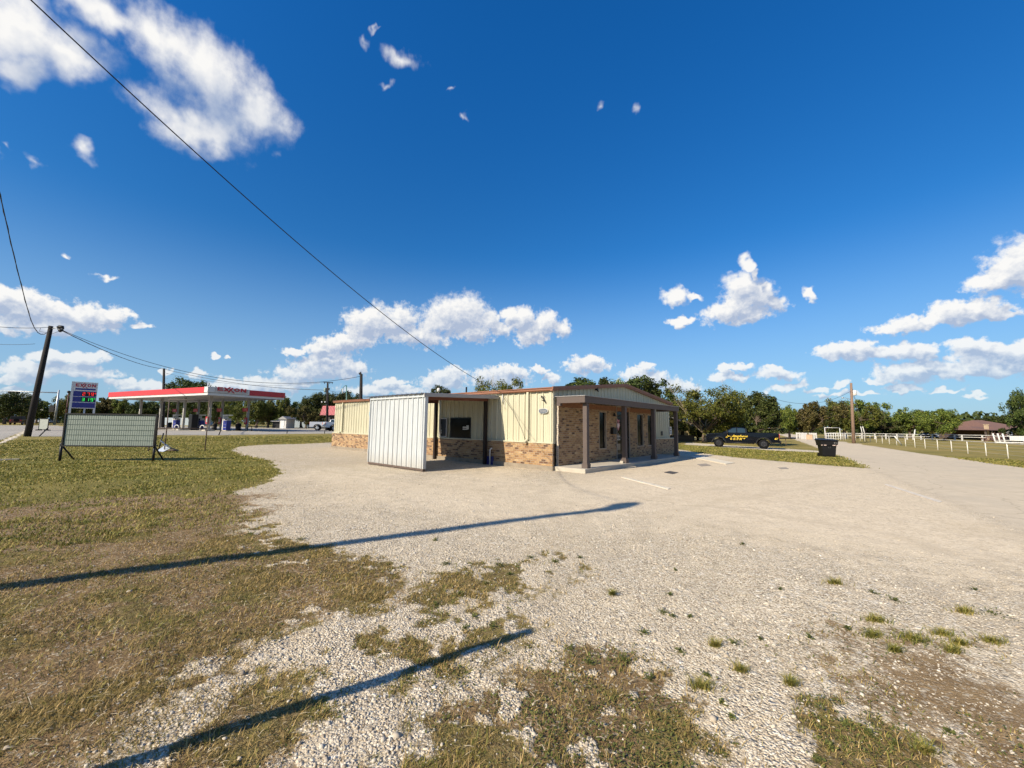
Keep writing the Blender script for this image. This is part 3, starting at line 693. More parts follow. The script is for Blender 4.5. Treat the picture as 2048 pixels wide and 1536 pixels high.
# weed clumps rooted in the gravel: (px, py, size px, kind)
WEEDS = [(1360,1306,22,0),(1415,1356,16,0),(1402,1378,38,1),(1445,1412,16,0),(1464,1440,18,0),(1466,1288,22,0),(1326,1225,26,0),(1345,1232,14,0),(1380,1234,10,0),(1288,1267,26,0),(1486,1090,14,0),(1668,1168,26,1),(1745,1185,20,0),(1790,1200,34,0),(1752,1243,34,1),(1830,1282,54,2),(1695,1258,12,0),(1745,1275,32,1),(1930,1225,30,1),(1985,1227,60,0),(1985,1285,34,1),(1885,1270,30,1),(1905,1305,28,1),(1920,1290,26,1),(1430,1295,14,1),(1520,1278,8,0),(1480,1345,18,1),(1790,1305,20,1),(1690,1452,40,0),(1740,1470,30,0),(1790,1490,34,0),(1660,1500,36,0),(1850,1500,30,1),(1640,1530,30,0),(1900,1465,36,0),(1140,1300,24,0),(1180,1330,26,0),(1250,1325,28,0),(1300,1360,26,0),(1060,1115,24,0),(1110,1125,26,0),(1020,1150,20,0),(985,1255,26,0),(930,1260,22,0),(950,1235,16,0),(870,1210,20,0),(890,1130,24,0),(1000,1130,26,0),(970,1170,22,0),(920,1190,20,0),(1160,1118,16,0),(1580,1370,16,1),(1620,1275,10,0),(1560,1180,8,0),(1950,1180,12,0),(870,1080,16,0),(1340,1190,9,0),(600,1080,30,0),(560,1085,24,0),(500,1070,26,0),(1225,1190,9,1),(1350,1140,8,0)]
LV = []; LN = []; BX = []; BY = []; BH = []; BW = []; BL = []
for (px, py, s_, kd) in WEEDS:
    p = gp(px, py); rad = s_/809*p.y*(.62 if kd == 2 else .55)
    for _ in range(int(42*(1+rad*14))) if kd != 1 else range(0):
        rr_ = rad*abs(rng.normal(0, .5)); a = rng.uniform(0, 6.283); LV.append((p.x+rr_*math.cos(a), p.y+rr_*math.sin(a)*1.2, a, rng.uniform(.006,.014)*(1+.08*p.y)))
    nb = 0 if kd == 0 else int(150*(1+rad*9))
    for _ in range(nb):
        rr_ = rad*abs(rng.normal(0, .5))*(.6+.8*rng.uniform()); a = rng.uniform(0, 6.283); BX.append(p.x+rr_*math.cos(a)*1.5); BY.append(p.y+rr_*math.sin(a)*.8); BH.append(rng.uniform(.015,.06)*(1+.03*p.y)); BW.append(.0013*(1+.3*p.y)); BL.append(rng.uniform(.4,1.8))
# low weeds within the weedy patches
x, y = in_view(110000, 1.2, 7, 1.6); Ws = sample_w(x, y); kk = rng.uniform(0,1,len(x)) < Ws['grass']*(1-Ws['thin'])*sst(.5+(fbm(x, y, 3.2, 4, 91)+.03)/.10)*.9
for xx, yy in zip(x[kk], y[kk]): LV.append((xx, yy, rng.uniform(0,6.283), rng.uniform(.006,.013)*(1+.1*yy)))
x, y = in_view(60000, 1.2, 9, 1.6); Ws = sample_w(x, y); kk = rng.uniform(0,1,len(x)) < Ws['grass']*Ws['thin']*sst(.5+(fbm(x, y, 1.9, 4, 95)-.12)/.06)*.8
for xx, yy in zip(x[kk], y[kk]): LV.append((xx, yy, rng.uniform(0,6.283), rng.uniform(.005,.011)*(1+.1*yy)))
LV = np.array(LV); N = len(LV); zz = ground_z(LV[:,0], LV[:,1]); s_ = LV[:,3]; a = LV[:,2]+rng.normal(0, 1, N)
hz = rng.uniform(.15, 1.6, N)*s_; dv = np.stack((np.cos(a), np.sin(a), rng.uniform(-.2,.8,N)), -1)*s_[:,None]; sv = np.stack((-np.sin(a), np.cos(a), rng.uniform(-.5,.5,N)), -1)*s_[:,None]*.5
c0 = np.stack((LV[:,0], LV[:,1], zz+hz), -1)
soup('low_weeds', np.stack((c0-dv*.6, c0+sv*.8, c0+dv*.6, c0-sv*.8), 1), [(0,1,2,3)], M_WEED, 'low dark green weeds growing through the gravel', 'weeds')
blades(np.array(BX), np.array(BY), np.array(BH), np.array(BW), np.array(BL), 'grass_tufts', M_TURF, 'coarse grass tufts growing out of the gravel', 'grass tufts')
# straw: cut stalks strewn over the verge
x, y = in_view(9000, 1.1, 9, 1.6); Ws = sample_w(x, y); kk = rng.uniform(0,1,len(x)) < np.clip(Ws['thin']*.9+Ws['grass']*.25*(x < 3)+.02, 0, 1)*.75; x = x[kk]; y = y[kk]; N = len(x)
a = rng.normal(.3, .9, N); L_ = np.where(rng.uniform(0,1,N) < .02, rng.uniform(.07,.16,N), rng.uniform(.008,.03,N)); wd = rng.uniform(.0006,.0014,N)*(1+y*.2)
dv = np.stack((np.cos(a), np.sin(a), rng.uniform(-.15,.2,N)), -1)*L_[:,None]; sv = np.stack((-np.sin(a), np.cos(a), 0*a), -1)*wd[:,None]; c0 = np.stack((x, y, ground_z(x, y)+.014), -1)
M_STRAW = mat('straw', (.60,.50,.32), .6, vary=.3)
up_ = np.array((0,0,.0015))
soup('straw', np.stack((c0-dv-sv, c0-dv+sv, c0+sv*.9+up_*3, c0-sv*.9+up_*3, c0+dv+sv*.5, c0+dv-sv*.5), 1), [(0,1,2,3),(3,2,4,5)], M_STRAW, 'pale dry straw strewn over the verge', 'straw')

# ------------------------------------------------------------------ the main building (local x along the gable, y along the long wall)
BX0 = Vector((1.53, 15.3, 0)); BA = math.atan2(.751, .66)
bt = thing('commercial_building', 'low cream metal and brick building with a brown trimmed gable roof and shaded brick front', 'building', BX0, BA)
LW, LG = 17.6, 12.0                       # long wall, gable
def rib_poly(L, pitch=.305, h=.040):      # profile of ribbed sheet: (along, out)
    p = []; s_ = .08
    while s_ < L-.05:
        p += [(s_, 0), (s_+.016, h), (s_+.05, h), (s_+.062, 0), (s_+.145, 0), (s_+.149, .008), (s_+.158, .008), (s_+.163, 0), (s_+.218, 0), (s_+.222, .008), (s_+.231, .008), (s_+.236, 0)]
        s_ += pitch
    return [q_ for q_ in [(0, 0)]+p+[(L, 0)] if q_[0] <= L]
def ribbed(mb, L, fn, z0, z1):
    """z0, z1 may be functions of the distance along"""
    P_ = rib_poly(L); f0 = z0 if callable(z0) else (lambda s: z0); f1 = z1 if callable(z1) else (lambda s: z1)
    vs = [fn(s, o_, f0(s)) for s, o_ in P_]+[fn(s, o_, f1(s)) for s, o_ in P_]; n = len(P_)
    mb._add(vs, [(i, i+1, n+i+1, n+i) for i in range(n-1)])
def gable_z(x): return 3.02 + (min(x, LG-x))*0.105
# long wall
mb = MB(); ribbed(mb, LW, lambda s, o_, z: (-o_, s, z), 1.0, 3.02); mb.build('metal_wall', M_CREAM, bt)
mb = MB(); ribbed(mb, LG, lambda s, o_, z: (s, -o_, z), lambda s: 2.55 if .25 < s < 9.36 else 1.0, gable_z); mb.build('metal_wall', M_CREAM, bt)
mb = MB(); mb.box((.0, LW, 0), (LG, LW+.02, 3.0)); mb.box((LG-.02, 0, 0), (LG, LW, 3.0)); mb.build('rear_wall', M_CREAM, bt)
# masonry base
mb = MB(); mb.box((-.11, -.10, .15), (0, LW+.08, .985)); mb.box((0, LW, .15), (LG, LW+.09, .985))
mb.box((9.36, -.11, .15), (12.42, 0, .985)); mb.box((12.0, 0, .15), (12.42, LW, .985)); mb.build('brick_base', M_BRICK, bt)
mb = MB(); mb.box((-.13, -.12, .985), (.03, LW+.05, 1.03)); mb.box((9.36, -.14, .985), (12.45, .0, 1.03)); mb.build('base_ledge', M_CREAM, bt)
mb = MB(); mb.box((-.16, -.14, -.2), (0.0, LW+.1, .15)); mb.box((0, -.05, -.2), (LG+.45, LW, .148)); mb.build('foundation', M_FOUND, bt)
# full-height brick front with openings; standing proud of the sheeting, its sawn edge lit at the corner
def holed(mb, u0, u1, z0, z1, holes, d0, d1):
    us = sorted({u0, u1, *[h[0] for h in holes], *[h[1] for h in holes]}); zs = sorted({z0, z1, *[h[2] for h in holes], *[h[3] for h in holes]})
    for i in range(len(us)-1):
        for j in range(len(zs)-1):
            cu_, cz = (us[i]+us[i+1])/2, (zs[j]+zs[j+1])/2
            if any(h[0] < cu_ < h[1] and h[2] < cz < h[3] for h in holes): continue
            mb.box((us[i], d0, zs[j]), (us[i+1], d1, zs[j+1]))
WIN = [(3.33, 3.93, .70, 2.27), (7.19, 7.91, .70, 2.27), (8.49, 9.14, .70, 2.27)]
DOOR = (4.97, 6.25, .15, 2.56)
mb = MB(); holed(mb, .25, 9.36, .15, 2.60, WIN+[DOOR], -.13, .0); mb.build('brick_front', M_BRICK, bt)
mb = MB()
for k in range(118):     # soldier course along the head of the wall
    x_ = .26+k*.077
    if x_ > 9.3: break
    mb.box((x_, -.136, 2.37), (x_+.068, -.129, 2.575))
mb.build('soldier_course', mat('soldier_brick', (.24,.11,.055), .85, vary=.4, vscale=12), bt)
mb = MB(); jz = .15
while jz < 2.6:          # jagged brick ends at the corner, sunlight put into the pale colour
    mb.box((.25-random.uniform(.012,.05), -.128, jz), (.25, -.02, min(jz+.07, 2.6))); jz += .078
mb.build('lit_brick_ends', mat('sunlit_brick', (.5,.43,.34), .9), bt)
mb = MB()
mb.box((.0, -.045, 1.03), (.06, -.001, 3.02)); mb.build('corner_trim', M_CREAM, bt)
for wx0, wx1, wz0, wz1 in WIN:
    mb = MB(); t_ = .045
    mb.box((wx0-.03, -.145, wz0-.045), (wx1+.03, -.03, wz0)); mb.box((wx0-.03, -.14, wz1), (wx1+.03, -.03, wz1+.035))
    mb.box((wx0-.03, -.139, wz0), (wx0+.01, -.03, wz1)); mb.box((wx1-.01, -.139, wz0), (wx1+.03, -.03, wz1))
    o = mb.build('window', mat('window_surround', (.34,.27,.20), .7), bt)
    MB().box((wx0+.01, -.06, wz0), (wx1-.01, -.05, wz1)).build('pane', M_DARKGLASS, o)
# entrance recess
mb = MB(); dx0, dx1, dz0, dz1 = DOOR
mb.box((dx0-.05, -.15, dz0), (dx0, .0, dz1+.05)); mb.box((dx1, -.15, dz0), (dx1+.05, 0, dz1+.05)); mb.box((dx0, -.15, dz1), (dx1, 0, dz1+.05))
dr = mb.build('door', mat('door_frame', (.30,.25,.20), .6), bt)
MB().box((dx0, -.05, dz0), (dx1, -.02, dz1)).build('pane', M_DARKGLASS, dr)
mb = MB(); mb.box((dx0, -.085, dz0), (dx0+.07, -.051, dz1)); mb.box((dx1-.07, -.085, dz0), (dx1, -.051, dz1)); mb.box((dx0+.07, -.085, dz0), (dx1-.07, -.051, dz0+.22)); mb.box((dx0+.07, -.085, dz1-.45), (dx1-.07, -.051, dz1-.35)); mb.box((dx0+.07, -.085, 1.08), (dx1-.07, -.051, 1.16)); mb.build('door_leaf', M_BLACK, dr)
MB().tube([(dx0+.16, -.11, 1.0), (dx0+.16, -.11, 1.35)], .014).build('handle', M_GALV, dr)
# roof, trims, gutter and downspouts
mb = MB()
for xa, xb in ((-.12, LG/2), (LG/2, LG+.14)):
    za, zb = 3.10+max(xa, 0)*.105 if xa < 1 else 3.10+LG/2*.105, 3.10+LG/2*.105 if xb < 7 else 3.10
    mb._add([(xa, -.12, za), (xb, -.12, zb), (xb, LW+.1, zb), (xa, LW+.1, za), (xa, -.12, za-.05), (xb, -.12, zb-.05), (xb, LW+.1, zb-.05), (xa, LW+.1, za-.05)], [(0,1,2,3),(7,6,5,4),(0,4,5,1),(1,5,6,2),(2,6,7,3),(3,7,4,0)])
rf = mb.build('roof', M_WHITE_METAL, bt)
mb = MB(); mb.prism([(0,0), (0,-.115), (-.02,-.125), (-.10,-.125), (-.13,-.09), (-.13,-.02), (-.16,-.02), (-.16,.012), (0,.012)], lambda u, v, d: (u-.02, d, 3.09+v), -.14, LW+.12)
mb.prism([(0,0), (0,-.115), (-.02,-.125), (-.10,-.125), (-.13,-.09), (-.13,-.02), (-.16,-.02), (-.16,.012), (0,.012)], lambda u, v, d: (LG+.02-u, d, 3.09+v), -.14, LW+.12)
mb.build('gutter', M_BROWN_TRIM, bt)
for s_, nm in ((1, 'rake_trim'),):
    mb = MB()
    for xa, za, xb, zb in ((-.18, 3.105, LG/2, 3.105+LG/2*.105), (LG/2, 3.105+LG/2*.105, LG+.2, 3.105)):
        for (y0, y1, dz, hh_) in ((-.17, -.12, .015, .10), (-.15, -.035, -.075, .075)):
            mb._add([(xa, y0, za+dz), (xb, y0, zb+dz), (xb, y0, zb+dz-hh_), (xa, y0, za+dz-hh_), (xa, y1, za+dz), (xb, y1, zb+dz), (xb, y1, zb+dz-hh_), (xa, y1, za+dz-hh_)], [(0,1,2,3),(7,6,5,4),(0,4,5,1),(1,5,6,2),(2,6,7,3),(3,7,4,0)])
    mb.build(nm, M_BROWN_TRIM, bt)
for yy in (1.12, 16.45):
    mb = MB(); mb.box((-.115, yy-.05, 1.12), (-.035, yy+.05, 2.96)); mb._add([(-.115, yy-.05, 1.12), (-.035, yy-.05, 1.12), (-.035, yy+.05, 1.12), (-.115, yy+.05, 1.12), (-.30, yy-.05, 1.02), (-.25, yy-.05, .96), (-.25, yy+.05, .96), (-.30, yy+.05, 1.02)], [(0,4,7,3),(1,2,6,5),(0,1,5,4),(3,7,6,2),(4,5,6,7)])
    mb.build('downspout', M_CREAM, bt)
for (a_, b_) in (((-.04, .0), (-.001, .09)),):
    MB().box((a_[0], a_[1], 1.03), (b_[0], b_[1], 2.98)).build('corner_trim', M_CREAM, bt)
MB().box((-.035, LW-.09, 1.03), (-.001, LW, 2.98)).build('corner_trim', M_CREAM, bt)
# service entry of the overhead wire, and the thin cable that runs down the wall
mb = MB(); mb.tube([(-.06, 2.5, 2.98), (-.06, 2.5, 2.55)], .018); mb.tube([(-.05, 2.52, 2.9), (-.09, 2.45, 2.72), (-.05, 2.4, 2.6), (-.08, 2.38, 2.45), (-.05, 2.36, 2.3)], .007, 5)
mb.build('wire_bracket', M_GALV, bt)
MB().tube([(-.045, 2.5, 2.85), (-.05, 1.9, 2.2), (-.05, 1.45, 1.5), (-.05, 1.25, 1.06)], .006, 5).build('wall_cable', M_CABLE, bt)
# small fittings on the gable
MB().box((10.55, -.05, 1.18), (10.8, -.03, 1.42)).build('vent', M_BLACK, bt)
MB().lathe([(.05, 0), (.06, .05), (.03, .14), (.055, .15)], (4.62, -.2, 2.12), 10).build('wall_lamp', M_BLACK, bt)
MB().cbox((3.2, -.09, 3.28), (.1, .12, .13)).tube([(3.2, -.1, 3.25), (3.14, -.2, 3.16)], .03, 8).build('flood_light', M_BLACK, bt)
# dark side panes of the drive-up side
mb = MB(); mb.box((-.05, 4.40, 1.03), (-.03, 5.82, 1.07)); mb.box((-.05, 4.40, 1.93), (-.03, 5.82, 1.97)); mb.box((-.05, 4.40, 1.07), (-.03, 4.45, 1.93)); mb.box((-.05, 5.77, 1.07), (-.03, 5.82, 1.93))
dw = mb.build('drive_up_window', M_BLACK, bt)
MB().box((-.042, 4.45, 1.07), (-.036, 5.77, 1.93)).build('pane', M_DARKGLASS, dw)
mb = MB(); mb.box((-.046, 4.62, 1.50), (-.0425, 4.95, 1.56)); mb.box((-.046, 4.55, 1.44), (-.0425, 4.70, 1.62)); mb.box((-.046, 4.62, 1.42), (-.0425, 4.95, 1.47)); mb.build('window_notice', M_WHITE, dw)
def on_wall(o): o.parent = None; o.matrix_world = Matrix.Translation(BX0) @ Matrix.Rotation(BA, 4, 'Z'); return o
# things hung on the walls (they stay top-level)
def hung(name, label, cat, group=None):
    return thing(name, label, cat, BX0, BA, group)
h = hung('menu_board', 'narrow black menu board in a pale frame beside the shaded drive-up window', 'menu board')
mb = MB(); mb.box((-.09, 6.02, 1.05), (-.05, 6.56, 1.10)); mb.box((-.09, 6.02, 1.90), (-.05, 6.56, 1.95)); mb.box((-.09, 6.02, 1.10), (-.05, 6.08, 1.90)); mb.box((-.09, 6.50, 1.10), (-.05, 6.56, 1.90)); mb.build('frame', M_GREYTRIM, h)
MB().box((-.075, 6.08, 1.10), (-.052, 6.50, 1.90)).build('panel', M_BLACK, h)
mb = MB()
for z_, w_ in ((1.62, .03), (1.55, .03), (1.48, .03), (1.40, .04), (1.34, .09), (1.29, .05), (1.24, .08), (1.19, .05)): mb.box((-.079, 6.48-w_, z_), (-.0755, 6.48, z_+.025))
mb.build('lettering', M_WHITE, h)
h = hung('metal_ornament', 'small dark twisted metal ornament on the cream wall above the oval plaque', 'wall ornament')
mb = MB(); mb.tube([(-.05, .50, 2.80), (-.05, .42, 2.74), (-.05, .36, 2.66), (-.05, .30, 2.56), (-.05, .27, 2.50)], [.012,.03,.026,.02,.01], 7)
mb.tube([(-.05, .38, 2.68), (-.05, .34, 2.76), (-.05, .35, 2.81)], [.02,.012,.006], 6); mb.tube([(-.05, .45, 2.76), (-.05, .50, 2.71)], [.02,.006], 6); mb.tube([(-.05, .36, 2.62), (-.05, .44, 2.62), (-.05, .47, 2.65)], [.02,.014,.005], 6); mb.tube([(-.05, .31, 2.56), (-.05, .24, 2.55)], [.016,.006], 6); mb.build('figure', M_BLACK, h)
h = hung('oval_plaque', 'grey oval number plaque on the cream wall near the building corner', 'plaque')
mb = MB(); el_ = [(.20*math.copysign(abs(math.cos(a))**.7, math.cos(a)), .085*math.copysign(abs(math.sin(a))**.8, math.sin(a))) for a in np.linspace(0, 2*math.pi, 28)[:-1]]
mb.prism([(u*1.09, v*1.14) for u, v in el_], lambda u, v, d: (d, .375+u, 2.21+v), -.075, -.045); mb.build('border', M_WHITE, h)
mb = MB(); mb.prism(el_, lambda u, v, d: (d, .375+u, 2.21+v), -.083, -.0755); mb.build('panel', mat('slate_grey', (.12,.14,.16), .5), h)
Mt = Matrix.Translation((-.086, .375, 2.21)) @ Matrix(((0,0,-1,0),(-1,0,0,0),(0,1,0,0),(0,0,0,1)))
mb = MB()
for yq, z0q, z1q in ((.50,-.045,.045),(.47,-.045,.045),(.42,-.045,.045),(.37,-.045,.045),(.34,-.045,.045),(.29,-.045,.045),(.25,-.045,.045)): mb.box((-.087, yq-.006, 2.21+z0q), (-.0835, yq+.006, 2.21+z1q))
for yq, zq in ((.485,.04),(.485,0),(.355,.04),(.355,-.04),(.27,.0)): mb.box((-.087, yq-.02, 2.205+zq), (-.0835, yq+.02, 2.215+zq))
mb.build('lettering', M_GREYTRIM, h)
h = hung('round_sign', 'round blue sign on the cream wall half hidden by the white sheet screen', 'sign')
MB().lathe([(.40, 0), (.40, .03), (.37, .04)], (-.085, 12.75, 2.2), 32, axis='x').build('disc', mat('teal_blue', (.02,.24,.36), .4), h)
MB().lathe([(.30, 0), (.30, .006)], (-.0965, 12.75, 2.2), 32, axis='x').build('inner_disc', mat('pale_blue', (.22,.48,.58), .4), h)
h = hung('wall_mailbox', 'black wall mailbox on the brick between the narrow window and the entrance', 'mailbox')
mb = MB(); mb.box((4.36, -.26, 1.31), (4.72, -.132, 1.56)); mb.build('body', M_BLACK, h, bevel=.01)
MB().prism([(4.34,1.56),(4.74,1.56),(4.74,1.585),(4.34,1.60)], lambda u, v, d: (u, d, v), -.28, -.132).build('lid', M_BLACK, h)
h = hung('notice_sign', 'small white notice with black marks at the far end of the shaded wall', 'sign')
MB().box((11.84, -.07, 1.22), (12.16, -.05, 1.68)).build('panel', M_WHITE, h)
mb = MB(); mb.box((11.92, -.074, 1.56), (12.08, -.0705, 1.63)); mb.box((11.92, -.074, 1.42), (12.08, -.0705, 1.50)); mb.prism([(11.9,1.29),(12.02,1.29),(12.02,1.26),(12.1,1.315),(12.02,1.37),(12.02,1.34),(11.9,1.34)], lambda u, v, d: (u, d, v), -.074, -.0705); mb.build('marks', M_BLACK, h)
h = hung('door_decal', 'red and white boot shaped decoration hanging inside the glass entrance', 'decoration')
mb = MB(); mb.prism([(5.08,1.95),(5.2,2.02),(5.32,1.95),(5.4,2.0),(5.42,1.9),(5.3,1.86),(5.2,1.9),(5.1,1.86)], lambda u, v, d: (u, d, v), -.062, -.054); mb.prism([(5.10,1.82),(5.26,1.86),(5.42,1.82),(5.44,1.7),(5.26,1.45),(5.08,1.70)], lambda u, v, d: (u, d, v), -.062, -.054); mb.build('panel', mat('dusty_pink', (.42,.16,.18), .6), h)
MB().prism([(5.16,1.78),(5.26,1.81),(5.36,1.78),(5.37,1.71),(5.26,1.55),(5.15,1.71)], lambda u, v, d: (u, d, v), -.067, -.063).build('emblem', mat('pale_pink', (.6,.5,.5), .6), h)
for zz0, zz1, c_ in ((1.22,1.27,'t'),(1.13,1.2,'w'),(1.02,1.08,'w'),(.55,.85,'t'),(.3,.4,'t')): MB().box((5.06, -.062, zz0), (5.44, -.054, zz1)).build('stripe', mat('stripe_'+c_, (.32,.24,.15) if c_ == 't' else (.52,.47,.40), .7), h)
h = hung('standing_drain_pipe', 'white plastic pipe with a bent top against the brick beside the dark post', 'pipe')
MB().tube([(-.22, 3.02, 0), (-.22, 3.02, .60), (-.21, 2.99, .66), (-.16, 2.95, .68)], .028, 10).build('pipe', M_WHITE, h)
h = hung('storage_box', 'small dark blue box on the ground behind the white drain pipe', 'box')
MB().box((-.20, 2.9, 0), (-.115, 3.22, .34)).build('body', mat('navy_plastic', (.02,.02,.12), .5), h, bevel=.01)

# ------------------------------------------------------------------ porch
pt = thing('porch', 'taupe painted porch with four square posts along the shaded brick front', 'porch', BX0, BA)
PXS = (.37, 3.45, 6.52, 9.52); PY = -1.24
MB().prism([(.0,-.02),(.0,-1.42),(8.9,-1.42),(9.4,-1.36),(9.9,-1.15),(10.2,-.8),(10.25,-.02)], lambda u, v, d: (u, v, d), -.25, .15).build('slab', M_CONC, pt, bevel=.012)
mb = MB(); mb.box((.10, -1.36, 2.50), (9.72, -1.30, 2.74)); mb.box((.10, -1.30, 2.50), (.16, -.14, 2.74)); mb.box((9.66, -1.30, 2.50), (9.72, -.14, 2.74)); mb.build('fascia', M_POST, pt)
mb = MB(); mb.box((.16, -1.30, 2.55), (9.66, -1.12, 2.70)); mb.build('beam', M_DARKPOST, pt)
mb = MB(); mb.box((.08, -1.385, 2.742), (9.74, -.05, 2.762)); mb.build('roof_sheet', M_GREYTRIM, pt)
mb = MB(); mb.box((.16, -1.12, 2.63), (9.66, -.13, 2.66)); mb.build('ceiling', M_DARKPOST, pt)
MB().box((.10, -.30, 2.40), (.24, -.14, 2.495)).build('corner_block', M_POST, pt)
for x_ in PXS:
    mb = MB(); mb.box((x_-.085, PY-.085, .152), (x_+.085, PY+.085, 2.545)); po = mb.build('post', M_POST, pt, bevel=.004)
    mb = MB(); mb.box((x_-.12, PY-.12, .152), (x_+.12, PY+.12, .30)); mb.box((x_-.105, PY-.105, .30), (x_+.105, PY+.105, .33)); mb.build('post_base', M_POST, po, bevel=.006)
tag(MB().cbox((3.25, -1.2, .20), (.16, .13, .09), .3).build('stone', M_CONC, None), 'pale stone lying on the slab at the foot of a post', 'stone'); on_wall(bpy.context.scene.objects['stone'])

# ------------------------------------------------------------------ drive-through canopy with sheet screen
ct = thing('drive_through_canopy', 'drive-through canopy with a white ribbed sheet screen and two dark posts', 'canopy', BX0, BA)
mb = MB(); ribbed(mb, 3.64, lambda s, o_, z: (-3.80-o_, 2.74+s, z), .10, 2.60); mb.build('sheet_screen', M_WHITE_METAL, ct)
mb = MB(); mb.box((-3.795, 2.74, .12), (-3.775, 6.38, 2.62)); mb.build('screen_back', M_WHITE_METAL, ct)
mb = MB(); mb.box((-3.86, 2.72, 2.60), (-3.70, 6.40, 2.70)); mb.box((-3.85, 2.70, .10), (-3.72, 2.738, 2.60)); mb.box((-3.85, 6.382, .10), (-3.72, 6.42, 2.60)); mb.build('screen_trim', M_WHITE_METAL, ct)
mb = MB(); mb.box((-3.83, 2.74, .03), (-3.72, 6.38, .10))
for y_ in (2.78, 4.55, 6.32): mb.box((-3.82, y_-.05, -.05), (-3.73, y_+.05, .03))
mb.build('sill_rail', M_PIPEBROWN, ct)
mb = MB()
def rz_(x_): return 2.72+(x_+3.9)/3.8*.14
N_ = 12
P_ = [(s, o_) for s, o_ in rib_poly(4.1, .305, .035)]
vs = [(-3.95, 2.70+s, rz_(-3.95)+o_) for s, o_ in P_]+[(-.04, 2.70+s, rz_(-.04)+o_) for s, o_ in P_]; n = len(P_)
mb._add(vs, [(i, i+1, n+i+1, n+i) for i in range(n-1)]); mb.build('roof_sheet', M_GALV, ct)
mb = MB(); mb._add([(-3.9, 2.68, rz_(-3.9)-.11), (-.08, 2.68, rz_(-.08)-.11), (-.08, 2.68, rz_(-.08)+.02), (-3.9, 2.68, rz_(-3.9)+.02), (-3.9, 2.73, rz_(-3.9)-.11), (-.08, 2.73, rz_(-.08)-.11), (-.08, 2.73, rz_(-.08)+.02), (-3.9, 2.73, rz_(-3.9)+.02)], [(0,1,2,3),(7,6,5,4),(0,4,5,1),(1,5,6,2),(2,6,7,3),(3,7,4,0)]); mb.build('fascia', M_GREYTRIM, ct)
for y_ in (3.31, 6.68):
    mb = MB(); mb._add([(-3.70, y_-.06, rz_(-3.7)-.20), (-.14, y_-.06, rz_(-.14)-.20), (-.14, y_+.06, rz_(-.14)-.20), (-3.70, y_+.06, rz_(-3.7)-.20), (-3.70, y_-.06, rz_(-3.7)-.02), (-.14, y_-.06, rz_(-.14)-.02), (-.14, y_+.06, rz_(-.14)-.02), (-3.70, y_+.06, rz_(-3.7)-.02)], [(0,3,2,1),(4,5,6,7),(0,1,5,4),(1,2,6,5),(2,3,7,6),(3,0,4,7)]); mb.build('rafter', M_RUSTBEAM, ct)
    MB().box((-.30, y_-.06, -.05), (-.17, y_+.06, rz_(-.2)-.20)).build('post', M_DARKPOST, ct)
# the lot's own pieces
def flat(name, pts, m_, label, cat, th_=.02, lift=.0):
    P = [gp(*p) for p in pts]; mb = MB(); n = len(P)
    mb._add([(p.x, p.y, p.z-.03) for p in P]+[(p.x, p.y, p.z+th_+lift) for p in P], [tuple(reversed(range(n))), tuple(range(n, 2*n))]+[(i, (i+1) % n, n+(i+1) % n, n+i) for i in range(n)])
    return tag(mb.build(name, m_, None), label, cat)
flat('concrete_ramp', [(1380,914.5),(1398,912),(1469,926.5),(1452,929)], mat('pale_ramp', (.60,.54,.42), .85), 'pale concrete ramp slab lying in the lot beside the porch', 'slab', .03)
flat('drain_cover', [(1328,945),(1340,942.5),(1357,945.5),(1345,948.5)], mat('iron_cover', (.06,.055,.05), .8), 'dark iron drain cover set in the lot in front of the porch', 'drain cover', .012)
mk = flat('painted_line', [(1243,955),(1248,954),(1342,977.5),(1336,979)], mat('worn_white_line', (.56,.51,.41), .8, vary=.3, vscale=9), None, None, .004, .012); tag(mk, None, None, kind='structure')
mk = flat('painted_line', [(1768,970),(1774,969),(1885,1004),(1878,1006)], mat('faint_line', (.56,.50,.41), .85, vary=.3, vscale=7), None, None, .004, .012); tag(mk, None, None, kind='structure')
mk = flat('asphalt_patch', [(1394,929),(1412,927.5),(1422,931),(1402,933)], mat('dark_patch', (.27,.235,.19), .9, vary=.3, vscale=9), None, None, .004, .008); tag(mk, None, None, kind='structure')
mk = flat('asphalt_patch', [(1555,935.5),(1572,935),(1578,938),(1562,938.5)], MATS['dark_patch'], None, None, .004, .008); tag(mk, None, None, kind='structure')

# ------------------------------------------------------------------ signs, frames and poles on the left
def local_frame(p, ang, name, label, cat, group=None): return thing(name, label, cat, p, ang, group)
# reader board: local x along the board
pL, pR = gp(118, 922), gp(307, 923); dv = pR-pL; RBW = dv.length
rb = thing('reader_board', 'blank white reader board with a dark grid of rails on two black posts', 'sign', pL, math.atan2(dv.y, dv.x))
MB().box((.12, -.05, .62), (RBW-.02, -.02, 1.86)).build('panel', mat('pale_green_white', (.19,.225,.195), .5, vary=.05), rb)
mb = MB()
for (a_, b_, c_, d_) in ((.08, RBW+.02, .58, .63), (.08, RBW+.02, 1.85, 1.90)): mb.box((a_, -.09, c_), (b_, .03, d_))
mb.box((.08, -.09, .63), (.13, .03, 1.85)); mb.box((RBW-.03, -.09, .63), (RBW+.02, .03, 1.85)); mb.build('frame', M_BLACK, rb)
mb = MB()
for k in range(1, 6): z_ = .63+k*.205; mb.box((.14, -.062, z_-.008), (RBW-.04, -.0505, z_+.008))
mb.build('letter_track', mat('track_green', (.07,.10,.085), .5), rb)
mb = MB()
for k in range(1, 40): x_ = .13+k*(RBW-.16)/40; mb.box((x_-.006, -.0555, .63), (x_+.006, -.0502, 1.85))
mb.build('panel_seams', mat('seam_green', (.115,.145,.125), .5), rb)
